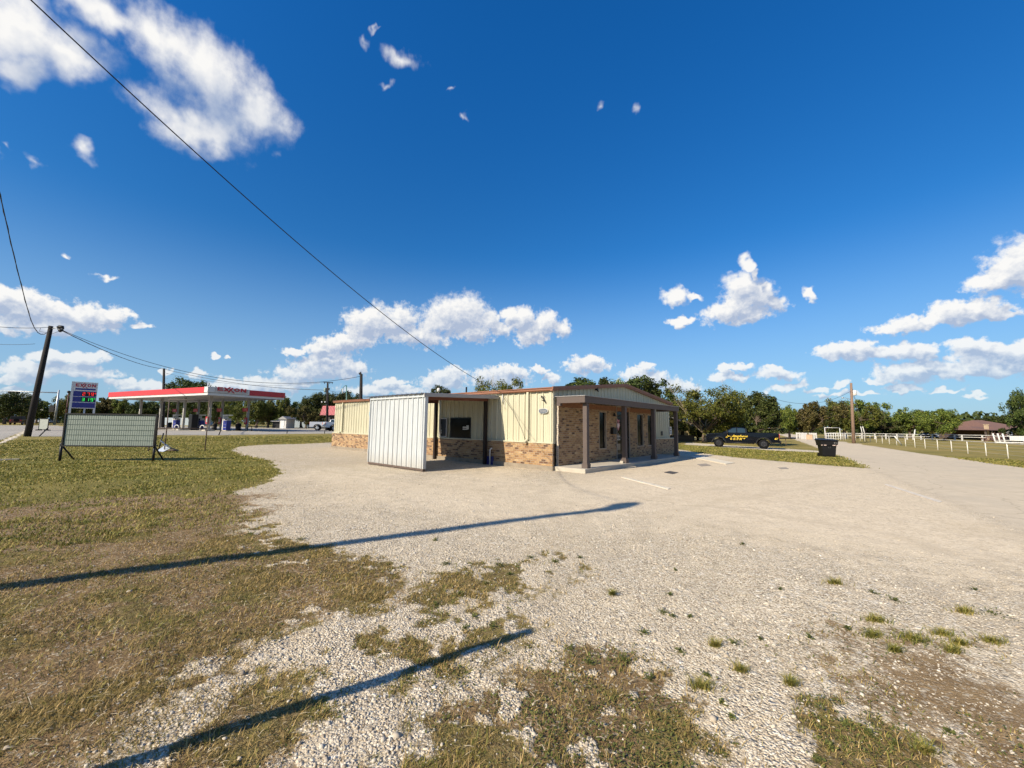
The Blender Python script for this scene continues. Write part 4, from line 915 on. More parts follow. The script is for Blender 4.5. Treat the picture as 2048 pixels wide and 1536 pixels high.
for x_ in (.02, RBW-.02):
    MB().tube([(x_, 0, -.1), (x_, 0, .72)], .045, 8).build('leg', M_BLACK, rb)
    MB().tube([(x_-.12, .8, -.1), (x_-.03, .06, .60)], .03, 8).build('brace', M_BLACK, rb)
    mb = MB(); mb.box((x_-.02, -.06, .60), (x_+.12, .02, .66)); mb.build('bracket', M_BLACK, rb)
# bare pipe frame
pL, pR = gp(328.5, 903.5), gp(409.5, 903); dv = pR-pL; FW = dv.length
fr = thing('pipe_frame', 'tall bare rusty pipe frame standing empty on the lawn behind the reader board', 'frame', pL, math.atan2(dv.y, dv.x))
for x_ in (0, FW): MB().tube([(x_, 0, -.1), (x_+.01, 0, 1.3), (x_, 0, 2.82)], .028, 8).build('post', M_PIPEBROWN, fr)
MB().tube([(0, 0, 2.80), (FW, 0, 2.80)], .022, 8).build('top_rail', M_PIPEBROWN, fr); MB().tube([(-.62, .1, 1.22), (0, 0, 1.25), (FW, 0, 1.25)], .026, 8).build('middle_rail', M_PIPEBROWN, fr)
MB().tube([(-.62, .1, 1.22), (-.66, 0, .45), (-.68, -.05, -.1)], .026, 8).build('brace', M_PIPEBROWN, fr)
p = gp(317, 903); q_ = gp(345, 902)
sh = thing('fallen_sheet', 'crumpled grey metal sheet slumped against a short post on the lawn', 'metal sheet', p, 0)
mb = MB(); nu = 9
for k in range(nu):
    u0, u1 = k/nu, (k+1)/nu
    def cv(u, v):
        x_ = .02+u*.55+v*.25; z_ = (1-v)*(.62-.30*u)+.03*math.sin(u*40)*(1-v*.5)+v*.06*abs(math.sin(u*7)); return (x_, .04*math.cos(u*31)+.55*v-.25*u, max(z_, .01))
    mb._add([cv(u0, 0), cv(u1, 0), cv(u1, .5), cv(u0, .5), cv(u0, 1), cv(u1, 1)], [(0,1,2,3),(3,2,5,4)])
o = mb.build('sheet', M_GALV, sh); sl = o.modifiers.new('thickness', 'SOLIDIFY'); sl.thickness = .008
mb = MB(); mb._add([(.15,-.30,.02),(.62,-.42,.02),(.62,.05,.20),(.2,.1,.32)], [(0,1,2,3)]); o = mb.build('sheet_fold', mat('bright_sheet', (.62,.68,.74), .35, metal=.4), sh); sl = o.modifiers.new('thickness', 'SOLIDIFY'); sl.thickness = .008
MB().tube([(.5,-.2,.04),(.85,-.15,.10),(1.02,-.1,.06)], [.03,.04,.05], 7).build('crushed_edge', M_PIPEBROWN, sh)
tp = thing('short_post', 'short dark leaning post that holds the crumpled sheet', 'post', gp(315, 903), 0); MB().tube([(0,0,-.1),(.10,.15,.98)], .03, 8).build('shaft', M_BLACK, tp)
# small sign frame by the road and the leaning rod
p = gp(86, 861); s_ = p.y/809
ss = thing('small_sign_frame', 'small blank pale sign in a black frame standing on the pavement beside the leaning pole', 'sign', p, R(-4))
MB().box((-.55, -.02, .16), (.55, .02, 1.34)).build('panel', mat('pale_panel', (.30,.32,.28), .5), ss)
mb = MB(); mb.box((-.64, -.04, .10), (.64, .04, .16)); mb.box((-.60, -.04, 1.34), (.60, .04, 1.40)); mb.box((-.60, -.04, .16), (-.55, .04, 1.34)); mb.box((.55, -.04, .16), (.60, .04, 1.34)); mb.build('frame', M_BLACK, ss)
for x_ in (-.55, .55): MB().box((x_-.04, -.3, -.05), (x_+.04, .3, .10)).build('foot', M_BLACK, ss)
p = gp(76.5, 872.5); rd_ = thing('leaning_rod', 'short dark rod leaning over the kerb beside the big pole', 'rod', p, 0); MB().tube([(0,0,-.1),(.62,.1,.72)], .04, 8).build('shaft', M_BLACK, rd_)
for (px, py, hh_, ln_, lab) in ((574, 867, .44, -.0, 'short dark bollard between the lawn and the forecourt left of the white pickups'), (649, 867, .42, .02, 'short dark bollard in front of the silver and white pickups'), (437, 870, .55, .22, 'short dark leaning bollard at the lawn edge in front of the blue pump')):
    p = gp(px, py); o = thing('edge_bollard', lab, 'bollard', p, 0, 'bollards along the forecourt edge'); MB().tube([(0,0,-.1),(ln_,0,hh_)], .05, 8).build('shaft', M_BLACK, o)
p = gp(5, 921); tm = thing('timber_plank', 'weathered timber plank lying in the lawn at the left edge', 'plank', p, R(38)); MB().box((-.5,-.06,-.01),(.42,.06,.06)).build('board', mat('bare_timber', (.48,.42,.32), .85, vary=.3), tm)

# price sign
p = gp(131.5, 853.4); PD = 74.0; p = gat(131.5, PD)
def zat(py, Y, px=131): return at(px, py, Y).z
xl, xr = at(144, 800, PD).x, at(189.5, 800, PD).x; zt, zb_ = zat(763, PD, 165), zat(816.5, PD, 165)
w_ = 3.1
pgs = thing('fuel_price_sign', 'tall white fuel price sign with red letters, blue panels and red and green digits', 'price sign', (xl, PD, p.z), R(46))
z1, z0 = zt-p.z, zb_-p.z
MB().box((0, 0, z0), (w_, .5, z1)).build('cabinet', M_WHITE, pgs, bevel=.03)
for x_ in (-.28, w_-.30): MB().box((x_, -.02, -.2), (x_+.30, .35, z1 if x_ < 0 else z0)).build('pole', M_WHITE, pgs)
MB().tube([(w_*.55, .25, -.2), (w_*.55, .25, z0)], .12, 8).build('pole', M_WHITE, pgs)
hz_ = z1-z0
def band(name, a, b, x0_, x1_, m_, y_=-.02): return MB().box((x0_, y_, z1-hz_*b), (x1_, -.001, z1-hz_*a)).build(name, m_, pgs)
band('blue_band', .245, .305, .25, w_-.25, M_BLUE); band('price_panel', .355, .55, .06, w_-.10, M_BLUE); band('price_panel', .567, .76, .06, w_-.10, M_BLUE); band('blue_panel', .785, .975, .06, w_-.10, M_BLUE)
band('digit_window', .38, .53, w_*.36, w_-.2, M_BLACK, -.04); band('digit_window', .58, .74, w_*.36, w_-.2, M_BLACK, -.04)
SEG = {'0':'abcdef','1':'bc','2':'abged','3':'abgcd','4':'fgbc','5':'afgcd','6':'afgedc','7':'abc','8':'abcdefg','9':'abcfgd'}
def digit(mb, ch, x_, z_, w0, h0, y_):
    t_ = w0*.17
    S = {'a':((0,h0-t_),(w0,h0)),'d':((0,0),(w0,t_)),'g':((0,h0/2-t_/2),(w0,h0/2+t_/2)),'f':((0,h0/2),(t_,h0)),'b':((w0-t_,h0/2),(w0,h0)),'e':((0,0),(t_,h0/2)),'c':((w0-t_,0),(w0,h0/2))}
    for q in SEG[ch]:
        (a,b),(c,d) = S[q]; mb.box((x_+a, y_, z_+b), (x_+c, y_+.012, z_+d))
def led(name, c_): return mat(name, c_, .5, emit=c_, es=.8)
for txt, fr_, cc in (('279', .53, led('red_led', (.9,.03,.03))), ('319', .74, led('green_led', (.04,.75,.12)))):
    for k, ch in enumerate(txt):
        mb = MB(); digit(mb, ch, w_*(.40+.17*k)+(.05 if k else 0), z1-hz_*(fr_-.022), w_*.10, hz_*.11, -.06); mb.build('digit', cc, pgs)
    mb = MB(); digit(mb, '9', w_*.90, z1-hz_*(fr_-.085), w_*.045, hz_*.05, -.06); mb.build('digit', cc, pgs)
def wordmark(name, parent, W_, H_, org, ux, mat_, depth=.03):
    """the five-letter interlocked wordmark: heavy E, two crossed X strokes, O, N"""
    mb = MB(); O = Vector(org); ux = Vector(ux).normalized(); n_ = ux.cross(Vector((0,0,1)))
    def fn(u, v, d): return O+ux*u*W_+Vector((0,0,1))*v*H_+n_*d
    def bar(u0, v0, u1, v1, u2, v2, u3, v3): mb.prism([(u0,v0),(u1,v1),(u2,v2),(u3,v3)], fn, 0, depth)
    bar(0,0,.05,0,.05,1,0,1); bar(.05,0,.18,0,.18,.2,.05,.2); bar(.05,.4,.17,.4,.17,.6,.05,.6); bar(.05,.8,.18,.8,.18,1,.05,1)
    bar(.20,1,.265,1,.385,0,.32,0); bar(.20,0,.265,0,.455,1.18,.39,1.18)     # first X
    bar(.33,1,.395,1,.60,-.42,.53,-.42) if False else None
    bar(.345,-.30,.405,-.30,.535,1,.47,1); bar(.355,1,.40,.62,.54,-.42,.60,-.42)
    ring = [(.665+.095*math.cos(a), .5+.5*math.sin(a)) for a in np.linspace(0, 2*math.pi, 25)[:-1]]; inner = [(.665+.048*math.cos(a), .5+.27*math.sin(a)) for a in np.linspace(0, 2*math.pi, 25)[:-1]]
    for k in range(24): bar(*ring[k], *ring[(k+1) % 24], *inner[(k+1) % 24], *inner[k])
    bar(.80,0,.85,0,.85,1,.80,1); bar(.95,0,1,0,1,1,.95,1); bar(.80,1,.86,1,1,0,.94,0)
    return mb.build(name, mat_, parent)
wordmark('lettering', pgs, w_*.84, hz_*.115, (w_*.08, -.005, z1-hz_*.185), (1,0,0), M_RED, .03)

# traffic signal on a mast arm
TY = 100.0; p = gat(108.5, TY); zt = at(115.8, 780, TY).z-p.z
ts = thing('traffic_signal', 'galvanised traffic signal mast whose long arm reaches over the road', 'traffic signal', p, 0)
MB().tube([(0,0,-.2),(.05,0,zt)], [.26,.16], 10).build('mast', M_GALV, ts)
za = at(113, 785.5, TY).z-p.z; xa = at(-60, 781, TY).x-p.x
MB().tube([(0,0,za),(xa*.5,0,za+.25),(xa,0,za+.35)], [.14,.10,.08], 8).build('mast_arm', M_GALV, ts)
xs0, xs1 = at(18, 784, TY).x-p.x, at(40, 784, TY).x-p.x
mb = MB(); mb.box((xs0, -.25, za-.35), (xs1, .1, za+.18)); sg = mb.build('signal_head', M_BLACK, ts)
for k in range(3):
    c_ = ((k+.5)/3); MB().lathe([(.22, 0), (.24, .2)], (xs0+(xs1-xs0)*c_, -.42, za-.08), 12, axis='y').build('lens_hood', M_BLACK, sg)
MB().box((at(58, 784, TY).x-p.x, -.03, za-.05), (at(72, 784, TY).x-p.x, .03, za+.28)).build('street_sign', mat('street_sign_green', (.06,.16,.13), .5), ts)
MB().box((-.95-.5, -.3, at(104, 824, TY).z-p.z), (-.25, .3, at(104, 811, TY).z-p.z)).build('signal_head', M_BLACK, ts)
# white sign and dark street items beyond
BY_ = 115.0; p = gat(81, BY_); bs = thing('roadside_sign', 'small white roadside business board behind the leaning pole', 'sign', p, 0)
x0_, x1_ = at(74, 815, BY_).x-p.x, at(87.5, 815, BY_).x-p.x; z0_, z1_ = at(80, 821.5, BY_).z-p.z, at(80, 808.5, BY_).z-p.z
MB().box((x0_, -.1, z0_), (x1_, .1, z1_)).build('panel', mat('grey_white', (.5,.52,.53), .5), bs)
MB().tube([(0,0,-.2),(0,0,z0_)], .12, 6).build('post', M_GALV, bs)
mb = MB()
for k in range(3): zz = z1_-(.22+.27*k)*(z1_-z0_); mb.box((x0_+.3, -.13, zz-.12), (x1_-.3-.2*k, -.101, zz+.1))
mb.build('lettering', M_BLUE, bs)
p = gat(129.5, 104.0); o = thing('crossing_post', 'thin dark red post under the tree just left of the price sign', 'post', p, 0); MB().tube([(0,0,-.1),(0,0,at(129,784,104.).z-p.z)], .12, 8).build('shaft', mat('dark_red_paint', (.07,.012,.012), .6), o); MB().lathe([(.12,0),(.34,.1),(.34,.5),(.1,.62)], (0,0,at(129,786,104.).z-p.z), 10).build('lamp_head', M_BLACK, o)

# ------------------------------------------------------------------ filling station canopy
E1 = Vector((-.889, .458, 0)).normalized(); E2 = Vector((.458, .889, 0)).normalized(); NC = Vector((-39.0, 51.8, 0)); GZ = float(gz(-45, 58))
NC.z = GZ; CA = math.atan2(-E1.y, -E1.x)     # local +x runs from the far left corner to the near corner
# local axes: x = -E1 (towards near corner from far end), y = E2
st = thing('fuel_canopy', 'long flat filling station canopy with a red fascia on white columns', 'canopy', NC, CA)
CL, CW = 29.0, 10.2; ZB, ZT = 4.70, 5.72
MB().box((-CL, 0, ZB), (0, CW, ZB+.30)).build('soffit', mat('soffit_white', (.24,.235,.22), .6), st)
mb = MB(); mb.box((-CL+.1, .1, ZB+.30), (-.1, CW-.1, ZT-.05)); mb.build('deck', M_WHITE, st)
mb = MB(); mb.box((-CL-.04, -.04, ZB-.02), (.0, .0, ZB+.27)); mb.box((.0, -.04, ZB-.02), (.04, CW+.04, ZB+.27)); mb.box((-CL-.04, CW, ZB-.02), (0, CW+.04, ZB+.27)); mb.box((-CL-.04, 0, ZB-.02), (-CL, CW, ZB+.27)); mb.build('lower_trim', M_WHITE, st)
mb = MB(); mb.box((-CL-.10, -.12, ZB+.28), (-.75, 0, ZT)); mb.box((-CL-.10, 0, ZB+.36), (-CL, CW, ZT)); mb.build('red_fascia', mat('sunlit_red_fascia', (.52,.035,.035), .4, vary=.04), st)  # sunlit sides painted a lighter red than the shaded end of the same fascia
mb = MB(); mb.box((0, 5.1, ZB+.28), (.12, CW+.1, ZT)); mb.build('red_fascia', M_RED, st)
mb = MB(); mb.box((-.75, -.10, ZB+.34), (.0, 0, ZT+.04)); mb.box((0, -.10, ZB+.34), (.10, 5.1, ZT+.04)); mb.build('sign_fascia', M_WHITE, st)
MB().box((.10, .75, ZB+.42), (.15, 4.85, ZT-.03)).build('sign_panel', mat('sign_box_grey', (.42,.40,.38), .5), st)
wordmark('lettering', st, 3.6, .50, (.155, 1.0, ZB+.62), (0,1,0), M_RED, .05)
def canopy_x(px, y_):
    d = ray(px, 850); k = d.x/d.y; b0 = NC+E2*y_          # solve for E1 distance
    a_ = (b0.x-k*b0.y)/(k*E1.y-E1.x); return -a_
COLS = [(278, 2.3), (319, 2.3), (366, 2.3), (417.5, 2.3), (352, 7.9), (394, 7.9), (442, 7.9), (494, 7.9)]
colx = []
for px, y_ in COLS:
    x_ = canopy_x(px, y_); colx.append((x_, y_))
    co = MB().box((x_-.14, y_-.14, -.3), (x_+.14, y_+.14, ZB)).build('column', mat('column_paint', (.30,.285,.26), .6), st)
    MB().box((x_-.45, y_-.6, -.2), (x_+.45, y_+.6, .18)).build('kerb_island', M_CONC, co)
for k in (4, 5, 6, 7):
    x_, y_ = colx[k]; bnr = MB(); bnr.box((x_-.95, y_-.30, 2.85), (x_+.35, y_-.24, 3.35)); bo = bnr.build('banner', M_DKRED, st)
    mb = MB(); mb.box((x_-.55, y_-.315, 3.05), (x_+.15, y_-.305, 3.13)); mb.build('banner_lettering', mat('faded_pink', (.5,.2,.2), .6), bo)
for k in (6, 7, 3):
    x_, y_ = colx[k]; mb = MB(); mb.box((x_-.30, y_-.30, .95), (x_+.30, y_-.18, 1.95)); so = mb.build('column_sign', M_DKRED, st); MB().box((x_-.16, y_-.315, 1.2), (x_+.14, y_-.302, 1.7)).build('notice', M_GREYTRIM, so)
def pump(px, y_, label):
    x_ = canopy_x(px, y_); P = NC+(-E1)*x_+E2*y_; o = thing('fuel_pump', label, 'fuel pump', P, CA+R(90), 'fuel pumps under the canopy')
    MB().box((-.32, -.50, 0), (.32, .42, .1)).build('plinth', M_CONC, o)
    MB().box((-.30, -.42, .10), (.30, .42, 1.45)).build('cabinet', M_BLUE, o, bevel=.02)
    MB().box((-.28, -.42, 1.45), (.28, .42, 1.75)).build('display_head', M_GREYTRIM, o)
    MB().box((-.27, -.36, 1.5), (-.285, .0, 1.7)).build('display', M_DARKGLASS, o)
    MB().box((-.32, .43, .1), (.32, .62, 2.15)).build('side_column', M_WHITE, o)
    MB().box((-.36, -.62, 2.15), (.36, .62, 2.28)).build('header', M_WHITE, o)
    MB().tube([(-.28, -.50, 1.3), (-.33, -.56, .8), (-.30, -.54, .35), (-.26, -.48, .7)], .018, 6).build('hose', M_BLACK, o)
    MB().cbox((-.31, -.2, 1.28), (.05, .12, .22)).build('nozzle', M_BLACK, o)
    mb = MB(); mb.box((-.305, -.3, .45), (-.3005, .25, .52)); mb.box((-.305, -.22, .85), (-.3005, -.12, .93)); mb.box((-.305, .1, .85), (-.3005, .2, .95)); mb.build('marking', M_GREYTRIM, o)
    return o
pump(314, 4.6, 'blue fuel pump behind the second column from the left of the canopy'); pump(353, 4.6, 'blue fuel pump left of the middle of the station canopy'); pump(401, 4.6, 'blue fuel pump just left of the column below the canopy corner'); pump(454, 4.6, 'largest blue fuel pump, right of the column below the canopy corner')
def barrel(px, py, label, s_=1.0):
    P = gp(px, py); o = thing('waste_bin', label, 'bin', P, .2, 'dark bins under the canopy'); o.scale = (s_,)*3
    MB().lathe([(.28,0),(.33,.05),(.37,.75)], (0,0,0), 12).build('body', M_BLACKPL, o); MB().lathe([(.39,.75),(.40,.82),(.34,.98),(.16,1.05)], (0,0,0), 12).build('lid', M_BLACKPL, o)
barrel(340, 857, 'dark bin furthest left under the canopy'); barrel(382, 857.5, 'dark bin left of the middle column under the canopy'); barrel(428, 860.5, 'dark bin left of the largest blue pump', .92); barrel(476, 861.2, 'dark bin right of the largest blue pump', 1.0)
def hoop(px, py, label, m_, s_=1.0):
    P = gp(px, py); o = thing('hoop_guard', label, 'hoop barrier', P, CA*.3, 'hoop guards by the pumps')
    MB().tube([(-.33,0,-.1)]+[(-.33*math.cos(a), 0, .45+.30*math.sin(a)) for a in np.linspace(0, math.pi, 9)]+[(.33,0,-.1)], .055, 8).build('hoop', m_, o)
hoop(352.5, 861, 'white hoop guard left of the column beside the bare pipe frame', M_WHITE); hoop(404, 861.5, 'white hoop guard next to the corner column', M_WHITE); hoop(499, 862, 'dark hoop guard at the right end of the canopy', M_BLACK)
P = gat(386, 60); o = thing('dark_pump_housing', 'tall dark housing with a pale plate between the pumps', 'cabinet', P, CA); MB().box((-.5,-.4,0),(.45,.4,2.3)).build('body', M_BLACK, o, bevel=.03); MB().box((-.75,-.2,1.4),(-.45,.2,2.3)).build('plate', M_GREYTRIM, o)

# ------------------------------------------------------------------ buildings beyond
def shed(name, label, cat, px0, px1, ytop, ybot, Y, wallm, roofm, depth=5., roof='gable', door=None, rz=0.):
    a_ = at(px0, ybot, Y); b_ = at(px1, ybot, Y); g0 = float(gz(a_.x, Y)); zt = at((px0+px1)/2, ytop, Y).z-g0
    o = thing(name, label, cat, (a_.x, Y, g0), rz); W_ = b_.x-a_.x; zw = zt*.80 if roof != 'flat' else zt
    MB().box((0, 0, -.3), (W_, depth, zw)).build('wall', wallm, o)
    mb = MB()
    if roof == 'gable': mb.prism([(-.25,zw-.05),(W_/2,zt),(W_+.25,zw-.05),(W_+.25,zw-.15),(-.25,zw-.15)], lambda u, v, d: (u, d, v), -.3, depth+.3)
    elif roof == 'mono': mb._add([(-.2,-.5,zw),(W_+.2,-.5,zw),(W_+.2,depth,zt),(-.2,depth,zt),(-.2,-.5,zw-.12),(W_+.2,-.5,zw-.12),(W_+.2,depth,zt-.12),(-.2,depth,zt-.12)], [(0,1,2,3),(7,6,5,4),(0,4,5,1),(1,5,6,2),(2,6,7,3),(3,7,4,0)])
    if mb.v: mb.build('roof', roofm, o)
    if door: MB().box((W_*door[0], -.05, 0), (W_*door[1], 0, zw*.8)).build('door', mat('shed_door', (.62,.63,.62), .6), o)
    return o, W_, zw
shed('garden_shed', 'small bright white shed between two trees beyond the forecourt', 'shed', 559.5, 572, 832.5, 849.5, 88, M_WHITE, M_GREYTRIM, 3.5, 'gable', (.2,.7))
o, W_, zw = shed('open_carport', 'low dark open carport left of the white shed', 'carport', 545, 559, 838.5, 848.5, 92, M_BLACK, M_GREYTRIM, 4, 'mono')
o, W_, zw = shed('long_metal_shed', 'long low grey-blue metal shed behind the trees right of the white shed', 'shed', 574, 622, 839.0, 850.5, 105, mat('blue_grey_metal', (.26,.31,.36), .5), M_GREYTRIM, 6, 'flat')
o, W_, zw = shed('distant_warehouse', 'long pale blue-grey shed seen between the canopy columns', 'shed', 322, 386, 835.5, 846.5, 120, mat('pale_blue_metal', (.34,.40,.46), .5), M_GREYTRIM, 8, 'flat')
# shop with the faded red roof
SY = 82.0; a_ = at(652, 845, SY); g0 = float(gz(a_.x, SY)); sb = thing('red_roofed_shop', 'low shop with a faded red metal front roof on pale posts behind the white pickups', 'building', (a_.x, SY, g0), 0)
zt, zm = at(652, 812, SY).z-g0, at(652, 830.5, SY).z-g0
mb = MB(); ribbed(mb, 9.0, lambda s, o_, z: (-.6+s, -1.6+(z-zm)/(zt-zm)*1.1-o_, z), zm, zt); mb.build('roof', mat('faded_red_metal', (.42,.10,.105), .5, vary=.1), sb)
MB().box((-.55, -.4, zm), (8.4, 6, zt-.02)).build('roof_deck', M_GREYTRIM, sb)
MB().box((0, 0, -.3), (8, 6, zm)).build('wall', mat('dark_shopfront', (.05,.045,.045), .5), sb)
for x_ in (.55, 2.4, 4.4): MB().box((x_, -1.35, -.3), (x_+.35, -1.1, zm)).build('post', mat('pale_post', (.62,.52,.38), .6), sb)
MB().box((1.2, -.04, .3), (2.2, 0, 2.3)).build('window', mat('shop_window', (.3,.22,.1), .4), sb)

# ------------------------------------------------------------------ utility poles and wires
def pole(name, label, px, py_top, Y, rad, lean=0., m_=None, group='utility poles', rot=0):
    P = gat(px, Y); top = at(px+lean, py_top, Y); hgt = top.z-P.z
    o = thing(name, label, 'utility pole', P, 0, group)
    MB().tube([(0,0,-.3),((top.x-P.x)*.5,0,hgt*.5),(top.x-P.x,0,hgt)], [rad*1.15,rad,rad*.75], 12).build('shaft', m_ or M_WOODPOLE, o)
    return o, Vector((P.x+(top.x-P.x), Y, top.z))
p = gp(57, 873); YP = p.y
pA, topA = pole('utility_pole', 'thick dark wooden pole leaning right at the left edge of the lawn', 57, 652, YP, .20, 45.)
l0 = topA-pA.location
MB().tube([l0+Vector((.1,0,-.25)), l0+Vector((.55,-.05,-.15)), l0+Vector((.8,-.05,-.22))], .035, 8).build('lamp_arm', M_GALV, pA)
mb = MB(); mb.tube([l0+Vector((.6,-.05,-.12)), l0+Vector((.8,-.05,-.05)), l0+Vector((1.05,-.05,-.10)), l0+Vector((1.2,-.05,-.28))], [.06,.13,.15,.05], 10); mb.tube([l0+Vector((.72,-.05,-.2)), l0+Vector((.95,-.05,-.42)), l0+Vector((1.15,-.05,-.38))], [.08,.16,.08], 10); mb.build('lamp_head', M_BLACK, pA)
MB().tube([l0+Vector((-.9,0,-.18)), l0+Vector((-.95,0,-.5)), l0+Vector((-.2,0,-.62)), l0+Vector((.3,0,-.66)), l0+Vector((.7,0,-.5))], .016, 5).build('jumper_wire', M_CABLE, pA)
pB, topB = pole('utility_pole', 'dark wooden pole rising behind the left half of the canopy', 326.5, 737, 78, .24, 1.5)
lb = topB-pB.location
for k in range(3): MB().tube([lb+Vector((0,0,-1.0-.9*k)), lb+Vector((.9,0,-1.05-.9*k))], .03, 6).build('insulator_arm', M_GALV, pB)
pC, topC = pole('utility_pole', 'wooden pole with a crossarm and transformer behind the red roofed shop', 654.5, 764, 74, .20, 1.0)
lc = topC-pC.location
MB().box((lc.x-.75,-.08,lc.z-.12),(lc.x+.95,.08,lc.z)).build('crossarm', M_WOODPOLE, pC); MB().lathe([(.22,0),(.25,.1),(.25,.75),(.1,.85)], (lc.x-.38,0,lc.z-1.9), 12).build('transformer', mat('transformer_green', (.16,.22,.19), .5), pC); MB().box((lc.x+.15,-.1,lc.z-1.5),(lc.x+.4,.1,lc.z-1.1)).build('cutout', M_BLACK, pC)
for k in (-.6, .35, .8): MB().tube([(lc.x+k,0,lc.z), (lc.x+k+.05,0,lc.z-.35)], .06, 6).build('insulator', M_BLACK, pC)
for dx_ in (-.6, .0): MB().lathe([(.05,0),(.14,.05),(.14,.2),(.05,.26)], (lc.x+dx_-.1,-.3,lc.z-3.85), 8).build('flood_lamp', M_WHITE, pC)
MB().tube([(-.25,0,-.3),(-.15,0,lc.z*.45)], .12, 8).build('stub_pole', M_WOODPOLE, pC)
pD, topD = pole('street_light', 'slim green steel light pole with a curved arm near the building roof', 694, 771, 66, .10, -1, mat('green_steel', (.05,.14,.12), .5), None); pD['category'] = 'street light'
ld = topD-pD.location; MB().tube([ld+Vector((0,0,0)), ld+Vector((-.3,0,-.05)), ld+Vector((-.75,0,-.7)), ld+Vector((-.95,0,-1.5))], .05, 7).build('curved_arm', MATS['green_steel'], pD); MB().tube([ld+Vector((-.55,0,-.5)), ld+Vector((-.62,0,-1.0)), ld+Vector((-.45,0,-1.3))], .09, 7).build('lamp_head', M_WHITE, pD)
pE, topE = pole('utility_pole', 'stout dark pole topped by a small lamp behind the far end of the building', 721.5, 748, 46, .20, 1.0)
le = topE-pE.location; MB().tube([le+Vector((.02,0,-.1)), le+Vector((-.12,0,.18)), le+Vector((-.2,0,.1)), le+Vector((-.12,0,-.12))], [.05,.13,.12,.06], 8).build('lamp_head', M_BLACK, pE)
pF, topF = pole('utility_pole', 'weathered brown pole with a white transformer behind the pipe fence', 1705, 766, 62, .20, -3.0, M_WOODPOLE2)
lf = topF-pF.location; MB().lathe([(.24,0),(.27,.08),(.27,.72),(.12,.8)], (lf.x+.42,0,lf.z-1.9), 12).build('transformer', M_WHITE, pF)
MB().tube([(lf.x,0,lf.z-2.6),(lf.x-.9,0,lf.z-2.35),(lf.x-1.4,0,lf.z-2.3)], .035, 6).build('lamp_arm', M_GALV, pF); MB().tube([(lf.x-1.3,0,lf.z-2.3),(lf.x-1.6,0,lf.z-2.33)], .09, 6).build('lamp_head', M_GALV, pF)
pG, topG = pole('utility_pole', 'distant thin wooden pole among the trees beyond the pipe fence', 1762, 822, 118, .17, -.5, M_WOODPOLE2)
P = gat(931, 60); o = thing('chimney_pipe', 'short dark vent pipe showing above the roof ridge', 'vent pipe', P, 0); MB().tube([(0,0,0),(0,0,at(931,774,60.).z-P.z)], .12, 8).build('shaft', M_BLACK, o)
P = gat(875, 55); o = thing('white_globe', 'small white globe lamp peeping over the brown gutter', 'lamp', P, 0); zg = at(873,784,55.).z-P.z; MB().tube([(0,0,0),(0,0,zg)], .05, 6).build('shaft', M_GALV, o); MB().lathe([(.1,0),(.24,.1),(.24,.4),(.12,.55)], (0,0,zg), 12).build('globe', M_WHITE, o)
# two poles behind the camera position whose shadows cross the lot (outside the picture)
def lean_pole(tipxy, basexy, hgt, rad, name, label, lamp=False, cat='utility pole'):
    L_ = hgt/math.tan(SUN_EL); tx, ty = tipxy[0]-L_*math.sin(SUN_AZ), tipxy[1]-L_*math.cos(SUN_AZ)
    o = thing(name, label, cat, (basexy[0], basexy[1], 0), 0)
    t_ = Vector((tx-basexy[0], ty-basexy[1], hgt)); MB().tube([(0,0,-.2), t_*.5, t_], [rad*1.1, rad, rad*.9], 12).build('shaft', M_WOODPOLE, o)
    if lamp: d_ = Vector((math.cos(-SUN_AZ), math.sin(-SUN_AZ), 0)); MB().tube([t_+Vector((0,0,-.3)), t_+Vector((0,0,.15))-d_*.02, t_+Vector((0,0,.5))], [rad*.9,.24,.12], 10).build('lamp_head', M_BLACK, o)
    return Vector((tx, ty, hgt))
g1, g2 = gp(1232, 1015), gp(60, 1167); dd_ = (g2-g1).normalized(); bs_ = g1+dd_*14.6
topH = lean_pole((g1.x, g1.y), (bs_.x, bs_.y), 9.15, .125, 'utility_pole', 'tall service pole out of frame on the left whose shadow crosses the gravel', True)
g1, g2 = gp(1062, 1262), gp(300, 1512); dd_ = (g2-g1).normalized(); bs_ = g1+dd_*3.9
lean_pole((g1.x, g1.y), (bs_.x, bs_.y), 2.35, .05, 'sign_post', 'short post out of frame whose shadow ends in the near gravel', False, 'post')

def wire(name, label, a, b, sag, rad, n=40, twist=0., group='overhead wires'):
    a, b = Vector(a), Vector(b); pts = []
    for k in range(n+1):
        t_ = k/n; p = a.lerp(b, t_); p.z -= 4*sag*t_*(1-t_); pts.append(p)
    o = thing(name, label, 'wire', a, 0, group); mb = MB(); mb.tube([p-a for p in pts], rad, 6); mb.build('conductor', M_CABLE, o)
    if twist:
        mb = MB(); mb.tube([p-a+Vector((0, 0, twist*math.sin(k*1.9))) for k, p in enumerate(pts)], rad*.7, 5); mb.build('wrap', M_CABLE, o)
    return o
Mw = Matrix.Translation(BX0) @ Matrix.Rotation(BA, 4, 'Z')
eave = Mw @ Vector((-.08, 2.5, 2.98))

